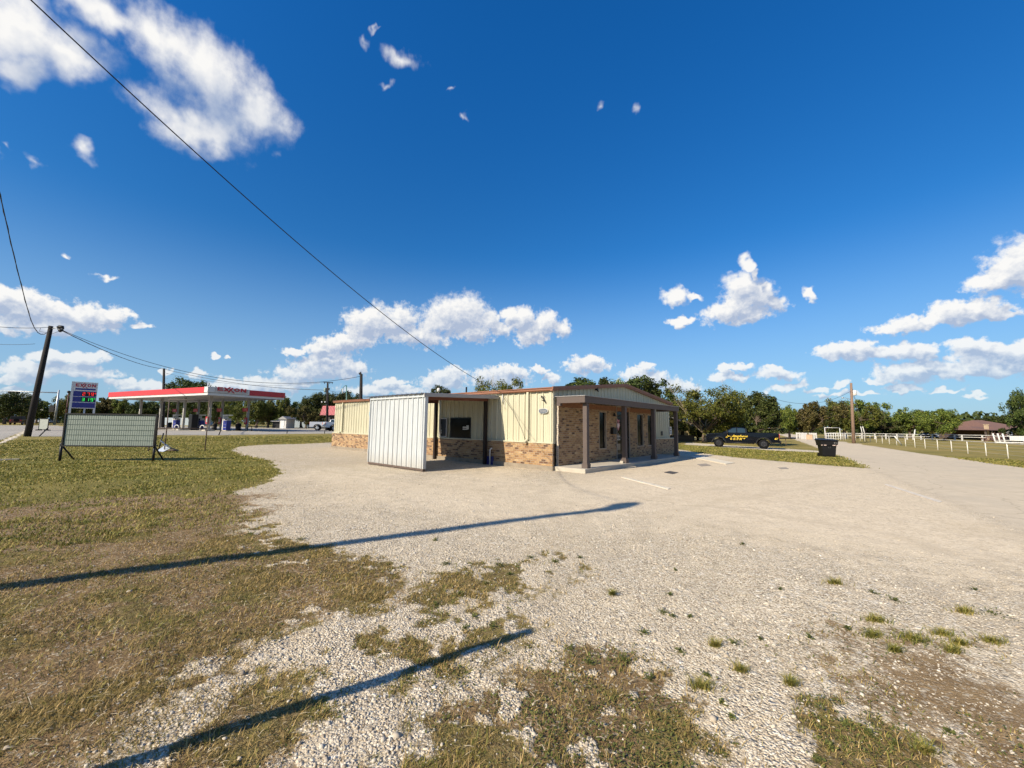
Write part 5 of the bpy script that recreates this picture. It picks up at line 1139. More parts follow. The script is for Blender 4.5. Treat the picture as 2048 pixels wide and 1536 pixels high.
# the wires themselves
wire('service_drop_wire', 'long overhead wire dropping from the top left to the building eave', Vector((-8.0, -.6, 9.25)), eave, 1.0, .0085, 60, group=None)
cp_ = [at(-90, 60, 11), at(-40, 235, 14), at(0, 390, 18), at(30, 520, 22), at(60, 634, 27), at(76, 665, 30), at(90, 668, 32.5), topA+Vector((-.1, 0, -.5))]; cq = []
for k in range(1, len(cp_)-2):
    for j in range(8):
        t_ = j/8; p0, p1, p2, p3 = cp_[k-1:k+3]; cq.append(.5*((2*p1)+(p2-p0)*t_+(2*p0-5*p1+4*p2-p3)*t_*t_+(3*p1-3*p2+p3-p0)*t_**3))
cq.append(cp_[-1]); ow = thing('overhead_wire', 'sagging twisted cable plunging from the left edge to the leaning pole', 'wire', cq[0], 0, 'overhead wires')
MB().tube([q-cq[0] for q in cq], .022, 6).build('conductor', M_CABLE, ow); MB().tube([q-cq[0]+Vector((.03*math.sin(k*1.7), 0, .03*math.cos(k*1.7))) for k, q in enumerate(cq)], .016, 5).build('wrap', M_CABLE, ow)
wire('overhead_wire', 'thin wire running left from the top of the leaning pole', at(-80, 643, 30), topA+Vector((0,0,-.1)), .25, .02)
wire('overhead_wire', 'lower thin wire reaching the leaning pole from the left', at(-80, 680, 34), Vector((topA.x-1.2, topA.y, at(90,688,YP).z)), .2, .014)
wire('overhead_wire', 'upper wire from the leaning pole to the pole behind the building', topA+Vector((.9,0,-.3)), topE+Vector((0,0,-.25)), 2.4, .022)
wire('overhead_wire', 'twisted lower wire from the leaning pole to the pole behind the canopy', topA+Vector((.9,0,-.35)), topB+Vector((0,0,-.1)), .6, .035, 40, .03)
wire('overhead_wire', 'wire between the canopy pole and the transformer pole', topB+Vector((0,0,-.1)), topC+Vector((0,0,-1.5)), .9, .035, 40, .03)
wire('overhead_wire', 'faint wire above, from the canopy pole to the crossarm of the transformer pole', topB+Vector((0,0,-.8)), topC, 1.4, .02)
wire('overhead_wire', 'short wire from the transformer pole to the curved street light', topC+Vector((.3,0,-1.5)), topD+Vector((-.7,0,-1.0)), .2, .022)
wire('overhead_wire', 'wire slanting down from the canopy pole to the canopy roof', topB+Vector((0,0,-2.6)), NC+(-E1)*(-22)+E2*5+Vector((0,0,5.9)), .5, .02)
wire('overhead_wire', 'wire sagging left from the white transformer pole into the trees', at(1525, 789, 55), topF+Vector((0,0,-1.2)), 1.6, .02)
wire('overhead_wire', 'faint wire from the white transformer pole to the distant pole', topF+Vector((0,0,-1.8)), topG+Vector((0,0,-.2)), 1.5, .012)

# ------------------------------------------------------------------ pipe fences on the right
fa, fb = gp(2010, 916.2), gp(1790.8, 890.2); fd = (fb-fa); fd.z = 0; fd.normalize()
fence = thing('white_pipe_fence', 'long white pipe fence along the far verge of the road', 'fence', (fa.x, fa.y, 0), math.atan2(fd.y, fd.x))
FPX = [2060, 2010, 1967, 1931, 1899.2, 1871.8, 1847, 1826.8, 1808.4, 1790.8, 1776.3, 1762.5, 1750.6, 1738.6, 1727.6, 1718.7, 1709.7, 1702.2, 1694.2, 1687.4, 1681, 1675.5, 1670, 1665, 1660]
fs = []
for px in FPX:
    d = ray(px, 855); k = d.x/d.y; fs.append((k*fa.y-fa.x)/(fd.x-k*fd.y))
fs = sorted(fs); fs = [fs[0]-9.0, fs[0]-6, fs[0]-3]+fs
def fz(s): q_ = fa+fd*s; return float(gz(q_.x, q_.y))
mb = MB(); mb.tube([(s, 0, fz(s)+1.15) for s in (fs[0], *fs[1::3], fs[-1])], .028, 8); mb.build('top_rail', M_WHITEPIPE, fence)
for hh_ in (.28, .58, .86): MB().tube([(s, 0, fz(s)+hh_) for s in (fs[0], *fs[1::4], fs[-1])], .007, 5).build('wire_strand', M_GALV, fence)
for s in fs: MB().tube([(s, 0, fz(s)-.2), (s, 0, fz(s)+1.14)], .036, 8).build('post', M_WHITEPIPE, fence)
q_ = fa+fd*fs[12]; lp = thing('leaning_fence_post', 'extra white post leaning against the pipe fence near the brown utility pole', 'post', (q_.x, q_.y-.3, float(gz(q_.x, q_.y))), 0); MB().tube([(.5,0,-.1),(-.5,.0,1.25)], .07, 8).build('shaft', M_WHITE, lp)
# far paddock fence, parallel to the view
FY = 96.0; fl = [gat(px, FY-(px-1650)*.02) for px in (1655,1690,1722,1748,1770,1792,1812,1824,1840,1862,1884,1907,1921.5,1962,2003,2045,2100)]
f2 = thing('paddock_fence', 'low white board fence at the far side of the paddock in front of the trees', 'fence', fl[0], 0)
for p in fl: q_ = p-fl[0]; MB().box((q_.x-.1, q_.y-.1, -.2+q_.z), (q_.x+.1, q_.y+.1, 1.3+q_.z)).build('post', M_WHITE, f2)
for z_ in (.75, 1.22): MB().tube([p-fl[0]+Vector((0,0,z_)) for p in fl], .085, 4).build('rail', M_WHITE, f2)
# white ranch gate and ladder-like panels at the right edge
gY = 72.0; ga, gb = gat(1988, gY), gat(2075, gY-4); gv = gb-ga
gt = thing('ranch_gate', 'white ranch gate of many short bars in front of the brown roofed house', 'gate', ga, math.atan2(gv.y, gv.x)); GLn = gv.length
for z_ in (.12, .55, 1.25): MB().tube([(0,0,z_),(GLn,0,z_+.1)], .06, 6).build('rail', M_WHITE, gt)
for k in range(16): x_ = 1.7+k*(GLn-1.7)/15; MB().box((x_-.09, -.05, .55), (x_+.09, .05, 1.28)).build('bar', M_WHITE, gt)
for x_ in (0., .55, 1.1): MB().tube([(x_,0,-.2),(x_-.25,0,1.75)], .11, 8).build('gate_post', M_WHITE, gt)
P = gat(1999, 70); jp = thing('jump_pole', 'long white pole lying on the paddock grass below the white gate', 'pole', P, 0); MB().tube([(-1,0,.25),(7,-.5,.2)], .11, 8).build('shaft', M_WHITE, jp)
# white training frame and panels near the left end of the fence
P0_, P1_ = gat(1649, 84), gat(1679, 84); tf = thing('goal_frame', 'tall white rectangular frame standing over the pipe fence', 'frame', P0_, 0); Wd = P1_.x-P0_.x; zt = at(1660, 855.5, 84).z-P0_.z
for x_ in (0, Wd): MB().tube([(x_,0,-.2),(x_,0,zt)], .07, 8).build('upright', M_WHITE, tf)
MB().tube([(0,0,zt),(Wd,0,zt)], .06, 8).build('crossbar', M_WHITE, tf)
P = gat(1651, 80); pn = thing('white_panel_fence', 'short run of white openwork panels below the tall white frame', 'fence panel', P, 0); Wd = gat(1689, 80).x-P.x
for z_ in (.25, .8, 1.3): MB().tube([(0,0,z_),(Wd,0,z_)], .045, 6).build('rail', M_WHITE, pn)
for k in range(9): MB().tube([(Wd*k/8,0,-.2),(Wd*k/8,0,1.35)], .05, 6).build('post', M_WHITE, pn)
for (px0, px1, y0, lab) in ((1592, 1611, 90, 'pale fence pieces under the trees where the street bends'), (1618, 1631, 86, 'second pale fence piece right of the tan box'), (1602, 1612, 84, 'narrow pale fence piece left of the tan box')):
    P = gat(px0, y0); Wd = gat(px1, y0).x-P.x; pn = thing('fence_panel', lab, 'fence panel', P, 0, 'pale panels along the street')
    MB().box((0,-.03,.9),(Wd,.03,1.25)).build('rail', M_WHITE, pn)
    for k in range(4): MB().box((Wd*k/3-.12,-.05,-.2),(Wd*k/3+.12,.05,1.3)).build('post', M_WHITE, pn)
P = gat(1617, 82); bx = thing('tan_crate', 'tan boxy crate standing on the verge by the white fence pieces', 'crate', P, 0); MB().box((-.35,-.35,0),(.40,.35,.95)).build('body', mat('tan_crate_paint', (.56,.38,.24), .7), bx, bevel=.02); MB().box((-.40,-.40,.95),(.45,.40,1.0)).build('lid', MATS['tan_crate_paint'], bx)
for (px, lab) in ((1726, 'left slim white stake between the brown pole and the wire stays'), (1731.5, 'right slim white stake between the brown pole and the wire stays')):
    P = gat(px, 66); o = thing('guy_wire_guard', lab, 'stake', P, 0, 'guy wire guards'); t_ = topF-P; MB().tube([(0,0,0), t_*.28], .06, 6).build('guard', M_WHITE, o); MB().tube([t_*.28, t_*.97], .018, 5).build('stay_wire', M_GALV, o)
P = gat(1827, 95); o = thing('white_stake', 'thin white slanting stake by the dark tree trunk in the paddock', 'stake', P, 0); MB().tube([(-.3,0,-.1),(.25,0,2.3)], .12, 6).build('shaft', M_WHITE, o)

# hipped brown-roofed house at the right edge
HY = 96.0; a_ = gat(1938, HY); hs_ = thing('brown_roofed_house', 'low ranch house with a wide brown hipped roof at the right edge', 'house', a_, 0)
def hz(px, py, Y=HY): q_ = at(px, py, Y); return (q_.x-a_.x, q_.z-a_.z)
x0_, ze = hz(1950, 858); x1_, zr = hz(2003, 839.5); x2_, _ = hz(2022, 839.5); x3_, _ = hz(2062, 858)
def frus(mb, xa, xb, ya, yb, z0, xr0, xr1, yr, z1):
    mb._add([(xa,ya,z0),(xb,ya,z0),(xb,yb,z0),(xa,yb,z0),(xr0,yr,z1),(xr1,yr,z1)], [(0,1,5,4),(1,2,5),(2,3,4,5),(3,0,4),(3,2,1,0)])
mb = MB(); frus(mb, x0_+3, x3_, -1.5, 14, ze, x1_, x2_, 6, zr); M_SHING = mat('brown_shingle', (.155,.085,.065), .9, vary=.25, vscale=4, bump=.4); mb.build('roof', M_SHING, hs_)
mb = MB(); xa, zz = hz(1942, 859.5); frus(mb, xa, x0_+9, -3, 8, ze-.25, x0_+1, x0_+8, 2.5, ze+.6); mb.build('porch_roof', M_SHING, hs_)
mb = MB(); mb.box((x0_+4, 0, -.3), (x3_-1, 12, ze)); mb.build('wall', mat('dark_brick_house', (.09,.06,.045), .9), hs_)
cx_, cz = hz(1963.5, 855); cx2, cz2 = hz(1973, 847.5); mb = MB(); cx_ -= .9; cx2 = cx_+.8; mb.box((cx_, -1.5, 0), (cx2, -1.2, cz2-.3)); mb.box((cx_-.08, -1.55, cz2-.3), (cx2+.08, -1.15, cz2-.15)); mb.build('chimney', mat('buff_stone', (.45,.34,.22), .9, vary=.3, vscale=5), hs_)
for px in (1946, 1958, 1977, 1984): xq, _ = hz(px, 860); MB().box((xq-.12,-2.6,-.2),(xq+.12,-2.4,ze-.28)).build('porch_post', M_POST, hs_)
for px in (1979, 1990, 2000): xq, _ = hz(px, 860); MB().box((xq, -.05, .8), (xq+1.0, 0, ze-.4)).build('window', M_DARKGLASS, hs_)
# brushy heap in front of the house
# yellow house with white gable seen past the porch
YY = 62.0; a_ = gat(1352, YY); yh = thing('yellow_house', 'small pale yellow house with a white rake board among the trees past the porch', 'house', a_, R(8))
W_ = gat(1380, YY).x-a_.x; zpk = at(1350, 840, YY).z-a_.z; ze = at(1380, 850, YY).z-a_.z
MB().prism([(-6,-.3),(W_,-.3),(W_,ze-.2),(-3,zpk+.8),(-6,zpk)], lambda u, v, d: (u, d, v), 0, 7).build('wall', mat('pale_yellow_siding', (.60,.47,.24), .7), yh)
mb = MB(); mb._add([(-3,-.35,zpk+1.1),(W_+.5,-.35,ze-.15),(W_+.5,-.35,ze+.12),(-3,-.35,zpk+1.4),(-3,7.3,zpk+1.1),(W_+.5,7.3,ze-.15),(W_+.5,7.3,ze+.12),(-3,7.3,zpk+1.4)], [(0,1,2,3),(7,6,5,4),(0,4,5,1),(1,5,6,2),(2,6,7,3),(3,7,4,0)]); mb.build('roof', M_GREYTRIM, yh)
mb = MB(); mb._add([(-3,-.42,zpk+1.0),(W_+.6,-.42,ze-.25),(W_+.6,-.42,ze+.1),(-3,-.42,zpk+1.38),(-3,-.36,zpk+1.0),(W_+.6,-.36,ze-.25),(W_+.6,-.36,ze+.1),(-3,-.36,zpk+1.38)], [(0,1,2,3),(7,6,5,4),(0,4,5,1),(1,5,6,2),(2,6,7,3),(3,7,4,0)]); mb.build('rake_board', M_WHITE, yh)
MB().box((W_*.35,-.06,.2),(W_*.6,-.001,ze-.9)).build('window', M_DARKGLASS, yh); MB().box((-1.5,-2,-.1),(W_*.8,-.5,.9)).build('low_fence', mat('grey_board', (.09,.07,.05), .9), yh)
# mailbox at the kerb behind the pickup
P = gp(1572.5, 893); o = thing('kerb_mailbox', 'low dark mailbox board on one thin post behind the black pickup', 'mailbox', P, R(15)); MB().box((-.95,-.12,.88),(1.35,.12,.99)).build('board', M_BLACK, o); MB().tube([(0,0,-.1),(-.06,0,.9)], .035, 6).build('post', M_PIPEBROWN, o)

# ------------------------------------------------------------------ rubbish cart
P = gp(1655, 914); tb = thing('waste_cart', 'big black wheeled rubbish cart with worn pale stripes on the grass by the road', 'rubbish cart', P, R(-18))
mb = MB(); b0, b1 = .36, .50
def loop(w_, d_, z, yo=0): return [(-w_, -d_+yo, z), (w_, -d_+yo, z), (w_, d_+yo, z), (-w_, d_+yo, z)]
def skin(mb, loops):
    n = len(loops[0]); vs = [v for l in loops for v in l]; fs_ = [tuple(reversed(range(n)))]
    for i in range(len(loops)-1): fs_ += [(i*n+k, i*n+(k+1) % n, (i+1)*n+(k+1) % n, (i+1)*n+k) for k in range(n)]
    fs_.append(tuple((len(loops)-1)*n+k for k in range(n))); mb._add(vs, fs_)
skin(mb, [loop(.335,.28,.03), loop(.345,.30,.12), loop(.40,.36,.80)]); mb.build('body', M_BLACKPL, tb, bevel=.03)
mb = MB(); skin(mb, [loop(.43,.38,.72), loop(.445,.40,.76), loop(.475,.43,1.02), loop(.50,.45,1.035), loop(.50,.45,1.06)]); mb.build('collar', M_BLACKPL, tb, bevel=.012)
mb = MB(); mb._add([(-.53,-.49,1.062),(.54,-.49,1.062),(.54,.47,1.062),(-.53,.47,1.062),(-.50,-.47,1.12),(.50,-.47,1.085),(.46,.43,1.15),(-.46,.43,1.17)], [(0,3,2,1),(4,5,6,7),(0,1,5,4),(1,2,6,5),(2,3,7,6),(3,0,4,7)]); mb.build('lid', M_BLACKPL, tb, bevel=.02)
MB().tube([(-.40,.52,1.0),(.40,.52,1.0)], .02, 8).build('handle', M_BLACKPL, tb)
for sx in (-.36, .36): MB().lathe([(.12,-.03),(.13,0),(.12,.03)], (sx,.34,.12), 14, axis='x').build('wheel', M_RUBBER, tb)
M_WORN = mat('worn_pale_strip', (.55,.42,.36), .6)
for xa, xb in ((-.445,-.37),(-.30,-.16),(.16,.32),(.37,.445)): MB().box((xa,-.413,.745),(xb,-.405,.785)).build('reflector', M_WORN, tb)
mb = MB(); mb.tube([(.36+.06*math.cos(a)-.05, -.428, .90+.055*math.sin(a)) for a in np.linspace(.6, 5.4, 10)], .008, 5); mb.tube([(.37,-.43,.90),(.40,-.43,.93),(.42,-.43,.90)], .012, 5); mb.build('marking', M_GREYTRIM, tb)
mb = MB(); mb.tube([(-.06,-.36,.60),(-.02,-.365,.66),(-.02,-.352,.56)], .006, 4); mb.tube([(.03,-.365,.66),(.09,-.365,.66),(.06,-.365,.66),(.06,-.352,.56)], .006, 4); mb.build('marking', mat('dim_grey_mark', (.09,.09,.09), .6), tb)

# ------------------------------------------------------------------ vehicles
def pickup(name, label, p_front, p_rear, paint, scale=1., dark=True, crew=True, lettering=False, group=None):
    """local x from the rear wheels forward, wheels' ground contact at z = 0"""
    v_ = p_front-p_rear; wb = 3.75; o = thing(name, label, 'pickup truck', p_rear, math.atan2(v_.y, v_.x), group); o.scale = (scale,)*3
    HWd = 1.0
    def arch(cx, r_, z0, rev=False):
        a = [(cx+r_*math.cos(t_), .44+r_*math.sin(t_)) for t_ in np.linspace(-.05*math.pi if True else 0, 1.05*math.pi, 9)]
        a = [(x_, max(z_, z0)) for x_, z_ in a]; return a
    # lower body outline (clockwise from the rear bottom)
    lo = [(-1.25,.62),(-.60,.58)]+[(-x_, z_) for x_, z_ in arch(0,.58,.56)][::1]
    ar = arch(0,.56,.56)[::-1]; af = [(wb+x_, z_) for x_, z_ in arch(0,.56,.56)[::-1]]
    bed = [(-1.25,.60)]+ar+[(.9,.56),(2.9,.56)]+af+[(4.75,.60),(4.85,.78),(4.86,1.12),(4.80,1.27),(4.3,1.36),(3.3,1.42),(3.15,1.44),(2.2,1.42),(1.28,1.42),(1.25,1.46),(-1.15,1.46),(-1.25,1.40)]
    mb = MB(); n = len(bed)
    rows = [(-HWd, 0), (-HWd*.985, 0)]
    def side(y_, inset): return [(x_, y_*(1-.05*max(0, z_-1.1)), z_) for x_, z_ in bed]
    vs = side(-HWd, 0)+side(HWd, 0)
    mb._add(vs, [tuple(reversed(range(n))), tuple(range(n, 2*n))]+[(i, (i+1) % n, n+(i+1) % n, n+i) for i in range(n)])
    body = mb.build('body', paint, o, bevel=.035)
    # greenhouse
    cb = 1.30 if crew else 1.9
    prof = [(cb,1.40),(cb+.06,1.86),(cb+.35,1.97),(2.35,1.98),(2.65,1.90),(3.38,1.42)]
    mb = MB(); n = len(prof)
    def cs_(s_): return [(x_, s_*(.93-.20*max(0,(z_-1.42))/.56), z_) for x_, z_ in prof]
    mb._add(cs_(-1)+cs_(1), [tuple(reversed(range(n))), tuple(range(n, 2*n))]+[(i, (i+1) % n, n+(i+1) % n, n+i) for i in range(n)]); cab = mb.build('cab', paint, o, bevel=.04)
    for s_ in (-1, 1):
        def yy(z_): return s_*(.93-.20*(z_-1.42)/.56+.012)
        wins = [[(cb+.16,1.47),(cb+.20,1.84),(cb+.40,1.90),(2.12,1.90),(2.12,1.47)], [(2.22,1.47),(2.22,1.90),(2.50,1.88),(3.12,1.47)]] if crew else [[(2.05,1.47),(2.1,1.90),(2.45,1.88),(3.12,1.47)]]
        for w__ in wins:
            mb = MB(); vs = [(x_, yy(z_), z_) for x_, z_ in w__]+[(x_, yy(z_)-s_*.02, z_) for x_, z_ in w__]; m__ = len(w__)
            mb._add(vs, [tuple(range(m__)), tuple(reversed(range(m__, 2*m__)))]+[(i, (i+1) % m__, m__+(i+1) % m__, m__+i) for i in range(m__)]); mb.build('side_window', M_CARGLASS, cab)
        for cx_ in (0, wb):
            mb = MB(); pr = [(cx_+r_*math.cos(t_), .44+r_*math.sin(t_)) for r_ in (.66,) for t_ in np.linspace(-.02, math.pi+.02, 12)]+[(cx_+.56*math.cos(t_), .44+.56*math.sin(t_)) for t_ in np.linspace(math.pi+.02, -.02, 12)]
            mb.prism(pr, lambda u, v, d: (u, d, v), s_*.985, s_*1.065); mb.build('wheel_arch_flare', M_BLACKPL, o)
        MB().cbox((2.98, s_*1.10, 1.50), (.16, .22, .26)).build('mirror', M_BLACKPL, o, bevel=.03)
        MB().tube([(.75, s_*.95, .50), (3.05, s_*.95, .50)], .07, 8).build('side_step', M_BLACKPL, o)
        MB().cbox((-1.235, s_*.88, 1.20), (.07, .20, .42)).build('tail_light', M_TAIL, o, bevel=.01)
        MB().cbox((4.80, s_*.80, 1.10), (.10, .34, .22)).build('headlight', mat('lamp_glass', (.5,.5,.5), .15), o, bevel=.01)
        for hx in (1.75, 2.6) if crew else (2.35,): MB().cbox((hx, s_*1.005, 1.28), (.18, .03, .045)).build('door_handle', M_BLACKPL, o)
        mb = MB()
        for sx_ in (1.33, 2.20, 3.12): mb.box((sx_-.006, s_*1.0005-.0015, .64), (sx_+.006, s_*1.0005+.0015, 1.38))
        mb.build('door_seams', M_BLACK, o)
    for cx_ in (0, wb):
        for s_ in (-1, 1):
            c_ = (cx_, s_*.93, .44)
            ty = MB().lathe([(.24,-.14),(.40,-.145),(.435,-.11),(.44,0),(.435,.11),(.40,.145),(.24,.14)], c_, 28, axis='y').build('wheel', M_RUBBER, o)
            mb = MB(); mb.lathe([(.25,-.02),(.27,0),(.25,.02)], (c_[0], c_[1]+s_*.14, c_[2]), 24, axis='y')
            for k in range(6): a = k*math.pi/3; mb.tube([(c_[0]+.06*math.cos(a), c_[1]+s_*.165, c_[2]+.06*math.sin(a)), (c_[0]+.25*math.cos(a), c_[1]+s_*.16, c_[2]+.25*math.sin(a))], .028, 6)
            mb.lathe([(.07,-.02),(.07,.04)], (c_[0], c_[1]+s_*.16, c_[2]), 12, axis='y'); mb.build('rim', mat('dark_alloy', (.03,.03,.033), .35, metal=.4) if dark else M_GALV, ty)
    MB().box((-1.40,-.92,.56),(-1.22,.92,.78)).build('rear_bumper', M_BLACKPL if dark else M_CHROME, o, bevel=.03)
    MB().box((4.80,-.97,.55),(5.02,.97,.86)).build('front_bumper', M_BLACKPL if dark else M_CHROME, o, bevel=.04)
    MB().box((4.82,-.62,.88),(4.90,.62,1.24)).build('grille', M_BLACKPL, o)
    MB().tube([(-1.35,0,.50),(-1.62,0,.46),(-1.66,0,.56)], .04, 6).build('tow_hitch', M_BLACK, o)
    mb = MB(); mb._add([(3.42,-.80,1.43),(3.42,.80,1.43),(2.70,.72,1.90),(2.70,-.72,1.90)], [(0,1,2,3)]); wsx = mb.build('windscreen', M_CARGLASS, cab); wsx.location = (.012, 0, .012)
    MB().box((-1.262,-.78,.86),(-1.252,.78,1.40)).build('tailgate', paint, o)
    MB().box((-1.12,-.86,1.462),(1.2,.86,1.468)).build('bed_cover', M_BLACKPL if dark else paint, o)
    return o
pf, pr_ = gp(1438, 893.6), gp(1528, 897.8); vv = pf-pr_; print('wheelbase', vv.length, pf, pr_)
# both wheels seen are the near side ones: shift the centre line half a width further off
nrm = Vector((-vv.y, vv.x, 0)).normalized(); nrm = nrm if nrm.y > 0 else -nrm
scl = vv.length/3.75
scl = min(scl, 1.22)
tk = pickup('black_pickup', 'lifted black crew cab pickup with yellow lettering parked on the grass', pf+nrm*.93*scl, pr_+nrm*.93*scl, M_CARBLACK, scl)
sgn = 1 if (tk.matrix_basis.to_3x3() @ Vector((0,1,0))).y < 0 else -1      # which side faces the viewer
def side_text(txt, size, x_, z_, w_, shear=0., bold=.0, mt=None, name='lettering'):
    # reading direction must run left to right for the viewer
    if sgn > 0: M_ = Matrix.Translation((x_, 1.004, z_)) @ Matrix(((-1,0,0,0),(0,0,1,0),(0,1,0,0),(0,0,0,1)))
    else: M_ = Matrix.Translation((x_, -1.004, z_)) @ Matrix(((1,0,0,0),(0,0,-1,0),(0,1,0,0),(0,0,0,1)))
    return text_mesh(txt, size, mt or M_YELLOW, name, tk, M_, bold, .002, shear, w_)
side_text('Stephens', .27, 1.95, 1.14, 1.3, .4, .002); 
for (zq, hq, wds) in ((.93, .085, (.22,.20,.20,.26,.16)), (.81, .06, (.16,.24,.14,.30))):      # small lines too worn to read
    mb = MB(); xq = 2.75
    for wq in wds:
        for k in range(int(wq/.045)): mb.box((xq-.03-k*.045, sgn*1.004-.002, zq-hq/2), (xq-k*.045, sgn*1.004+.002, zq+hq/2*(1 if k % 3 else .5)))
        xq -= wq+.06
    mb.build('small_lettering', M_YELLOW, tk)
side_text('C', .22, -.95, .95, .30, .4, .006)
mb = MB(); yq = 1.005*sgn; mb.tube([(3.15,yq,1.02),(2.85,yq,1.10),(2.45,yq,1.12)], .012, 5); mb.tube([(3.15,yq,1.02),(3.05,yq,.98),(2.95,yq,1.05)], .016, 5); mb.tube([(3.0,yq,1.22),(2.92,yq,1.14),(2.84,yq,1.16)], .02, 5); mb.build('emblem', M_YELLOW, tk)
# white pickups by the shop, seen from behind; the building hides the rest of the second
PY_ = 70.0
p1 = gat(640.5, PY_); d1_ = Vector((.80, .60, 0)).normalized()
def put(px, Y, ang): 
    p = gat(px, Y); return p, p+Vector((math.cos(ang), math.sin(ang), 0))
a_, b_ = put(636.5, 71, R(18)); pickup('white_pickup', 'single cab white and silver pickup with its tailgate towards the forecourt', b_, a_, M_CARWHITE, 1.0, False, False, group='white pickups by the shop')
a_, b_ = put(664, 67, R(40)); pickup('white_pickup', 'white pickup mostly hidden by the far end of the building', b_, a_, M_CARWHITE, 1.0, False, True, group='white pickups by the shop')
def small_car(name, label, p, ang, paint, L_=4.5, H_=1.45, kind='sedan', cat='car', dark=False):
    o = thing(name, label, cat, p, ang); w_ = .9
    if kind == 'jeep': low = [(-2.0,.45),(2.0,.45),(2.05,.8),(1.95,1.12),(.75,1.18),(-2.0,1.18)]; up_ = [(-1.98,1.18),(-1.95,1.85),(.45,1.85),(.78,1.18)]; tp = .12
    else: low = [(-2.2,.35),(2.2,.35),(2.25,.6),(2.1,.78),(1.2,.92),(-1.6,.98),(-2.2,.9),(-2.28,.6)]; up_ = [(-1.55,.96),(-.95,1.42),(.35,1.44),(1.15,.93)]; tp = .22
    mb = MB(); mb.prism(low, lambda u, v, d: (u, d, v), -w_, w_); mb.build('body', paint, o, bevel=.05)
    n = len(up_); vs = [(x_, -(w_-.04-tp*(z_-1.0)), z_) for x_, z_ in up_]+[(x_, w_-.04-tp*(z_-1.0), z_) for x_, z_ in up_]
    mb = MB(); mb._add(vs, [tuple(reversed(range(n))), tuple(range(n, 2*n))]+[(i, (i+1) % n, n+(i+1) % n, n+i) for i in range(n)]); mb.build('cabin', M_CARGLASS if kind != 'jeep' else M_BLACK, o, bevel=.04)
    zt_ = max(z for _, z in up_); mb = MB(); mb.box((up_[1][0]+.05, -(w_-.2), zt_-.01), (up_[2][0]-.05, w_-.2, zt_+.03)); mb.build('roof_panel', paint, o)
    for cx_ in (-1.35, 1.35):
        for s_ in (-1, 1): wh = MB().lathe([(.2,-.1),(.36,-.1),(.37,0),(.36,.1),(.2,.1)], (cx_, s_*.82, .37), 18, axis='y').build('wheel', M_RUBBER, o); MB().lathe([(.2,-.02),(.2,.03)], (cx_, s_*.93, .37), 12, axis='y').build('rim', M_GALV, wh)
    if kind == 'jeep': MB().lathe([(.36,-.1),(.37,0),(.36,.1)], (-2.12, -.1, 1.0), 18, axis='x').build('spare_wheel', M_RUBBER, o)
    for s_ in (-1, 1): MB().cbox((-2.22 if kind != 'jeep' else -2.02, s_*.72, .80 if kind != 'jeep' else .95), (.06,.18,.14)).build('tail_light', M_TAIL, o)
    return o
small_car('off_road_car', 'boxy dark red off-road vehicle driving away along the road at the left edge', gat(36.5, 88), R(128), M_CARRED, kind='jeep', cat='off-road car')
small_car('parked_car', 'silver car far off between the leaning pole and the signal mast', gat(84, 125), R(20), mat('silver_paint', (.45,.46,.48), .3, coat=.6))
small_car('parked_car', 'second darker car beside the silver one near the signal mast', gat(95, 128), R(20), mat('grey_paint', (.16,.17,.19), .3, coat=.6))
small_car('parked_car', 'dark car far off at the very left edge of the road', gat(4, 130), R(60), M_CARBLACK)
for (px, lab, cc) in ((1856, 'left dark parked car behind the paddock fence beside the leaning trunk', M_CARBLACK), (1878, 'pale parked car behind the paddock fence just left of the leaning trunk', MATS['silver_paint']), (1898, 'tan parked car behind the paddock fence right of the leaning trunk', mat('tan_paint', (.35,.30,.24), .4)), (1786, 'pale car behind the paddock fence by the distant utility pole', MATS['silver_paint'])):
    small_car('parked_car', lab, gat(px, 114), R(5), cc)
# extra furniture of the far verge
P = gat(2017, 84); o = thing('white_drum', 'small bright white round tank beside the brush heap', 'tank', P, 0); MB().lathe([(.3,0),(.45,.3),(.45,1.2),(.2,1.5)], (0,0,.9), 12).build('tank', M_WHITE, o); MB().tube([(0,0,-.1),(0,0,.95)], .1, 6).build('stand', M_GALV, o)

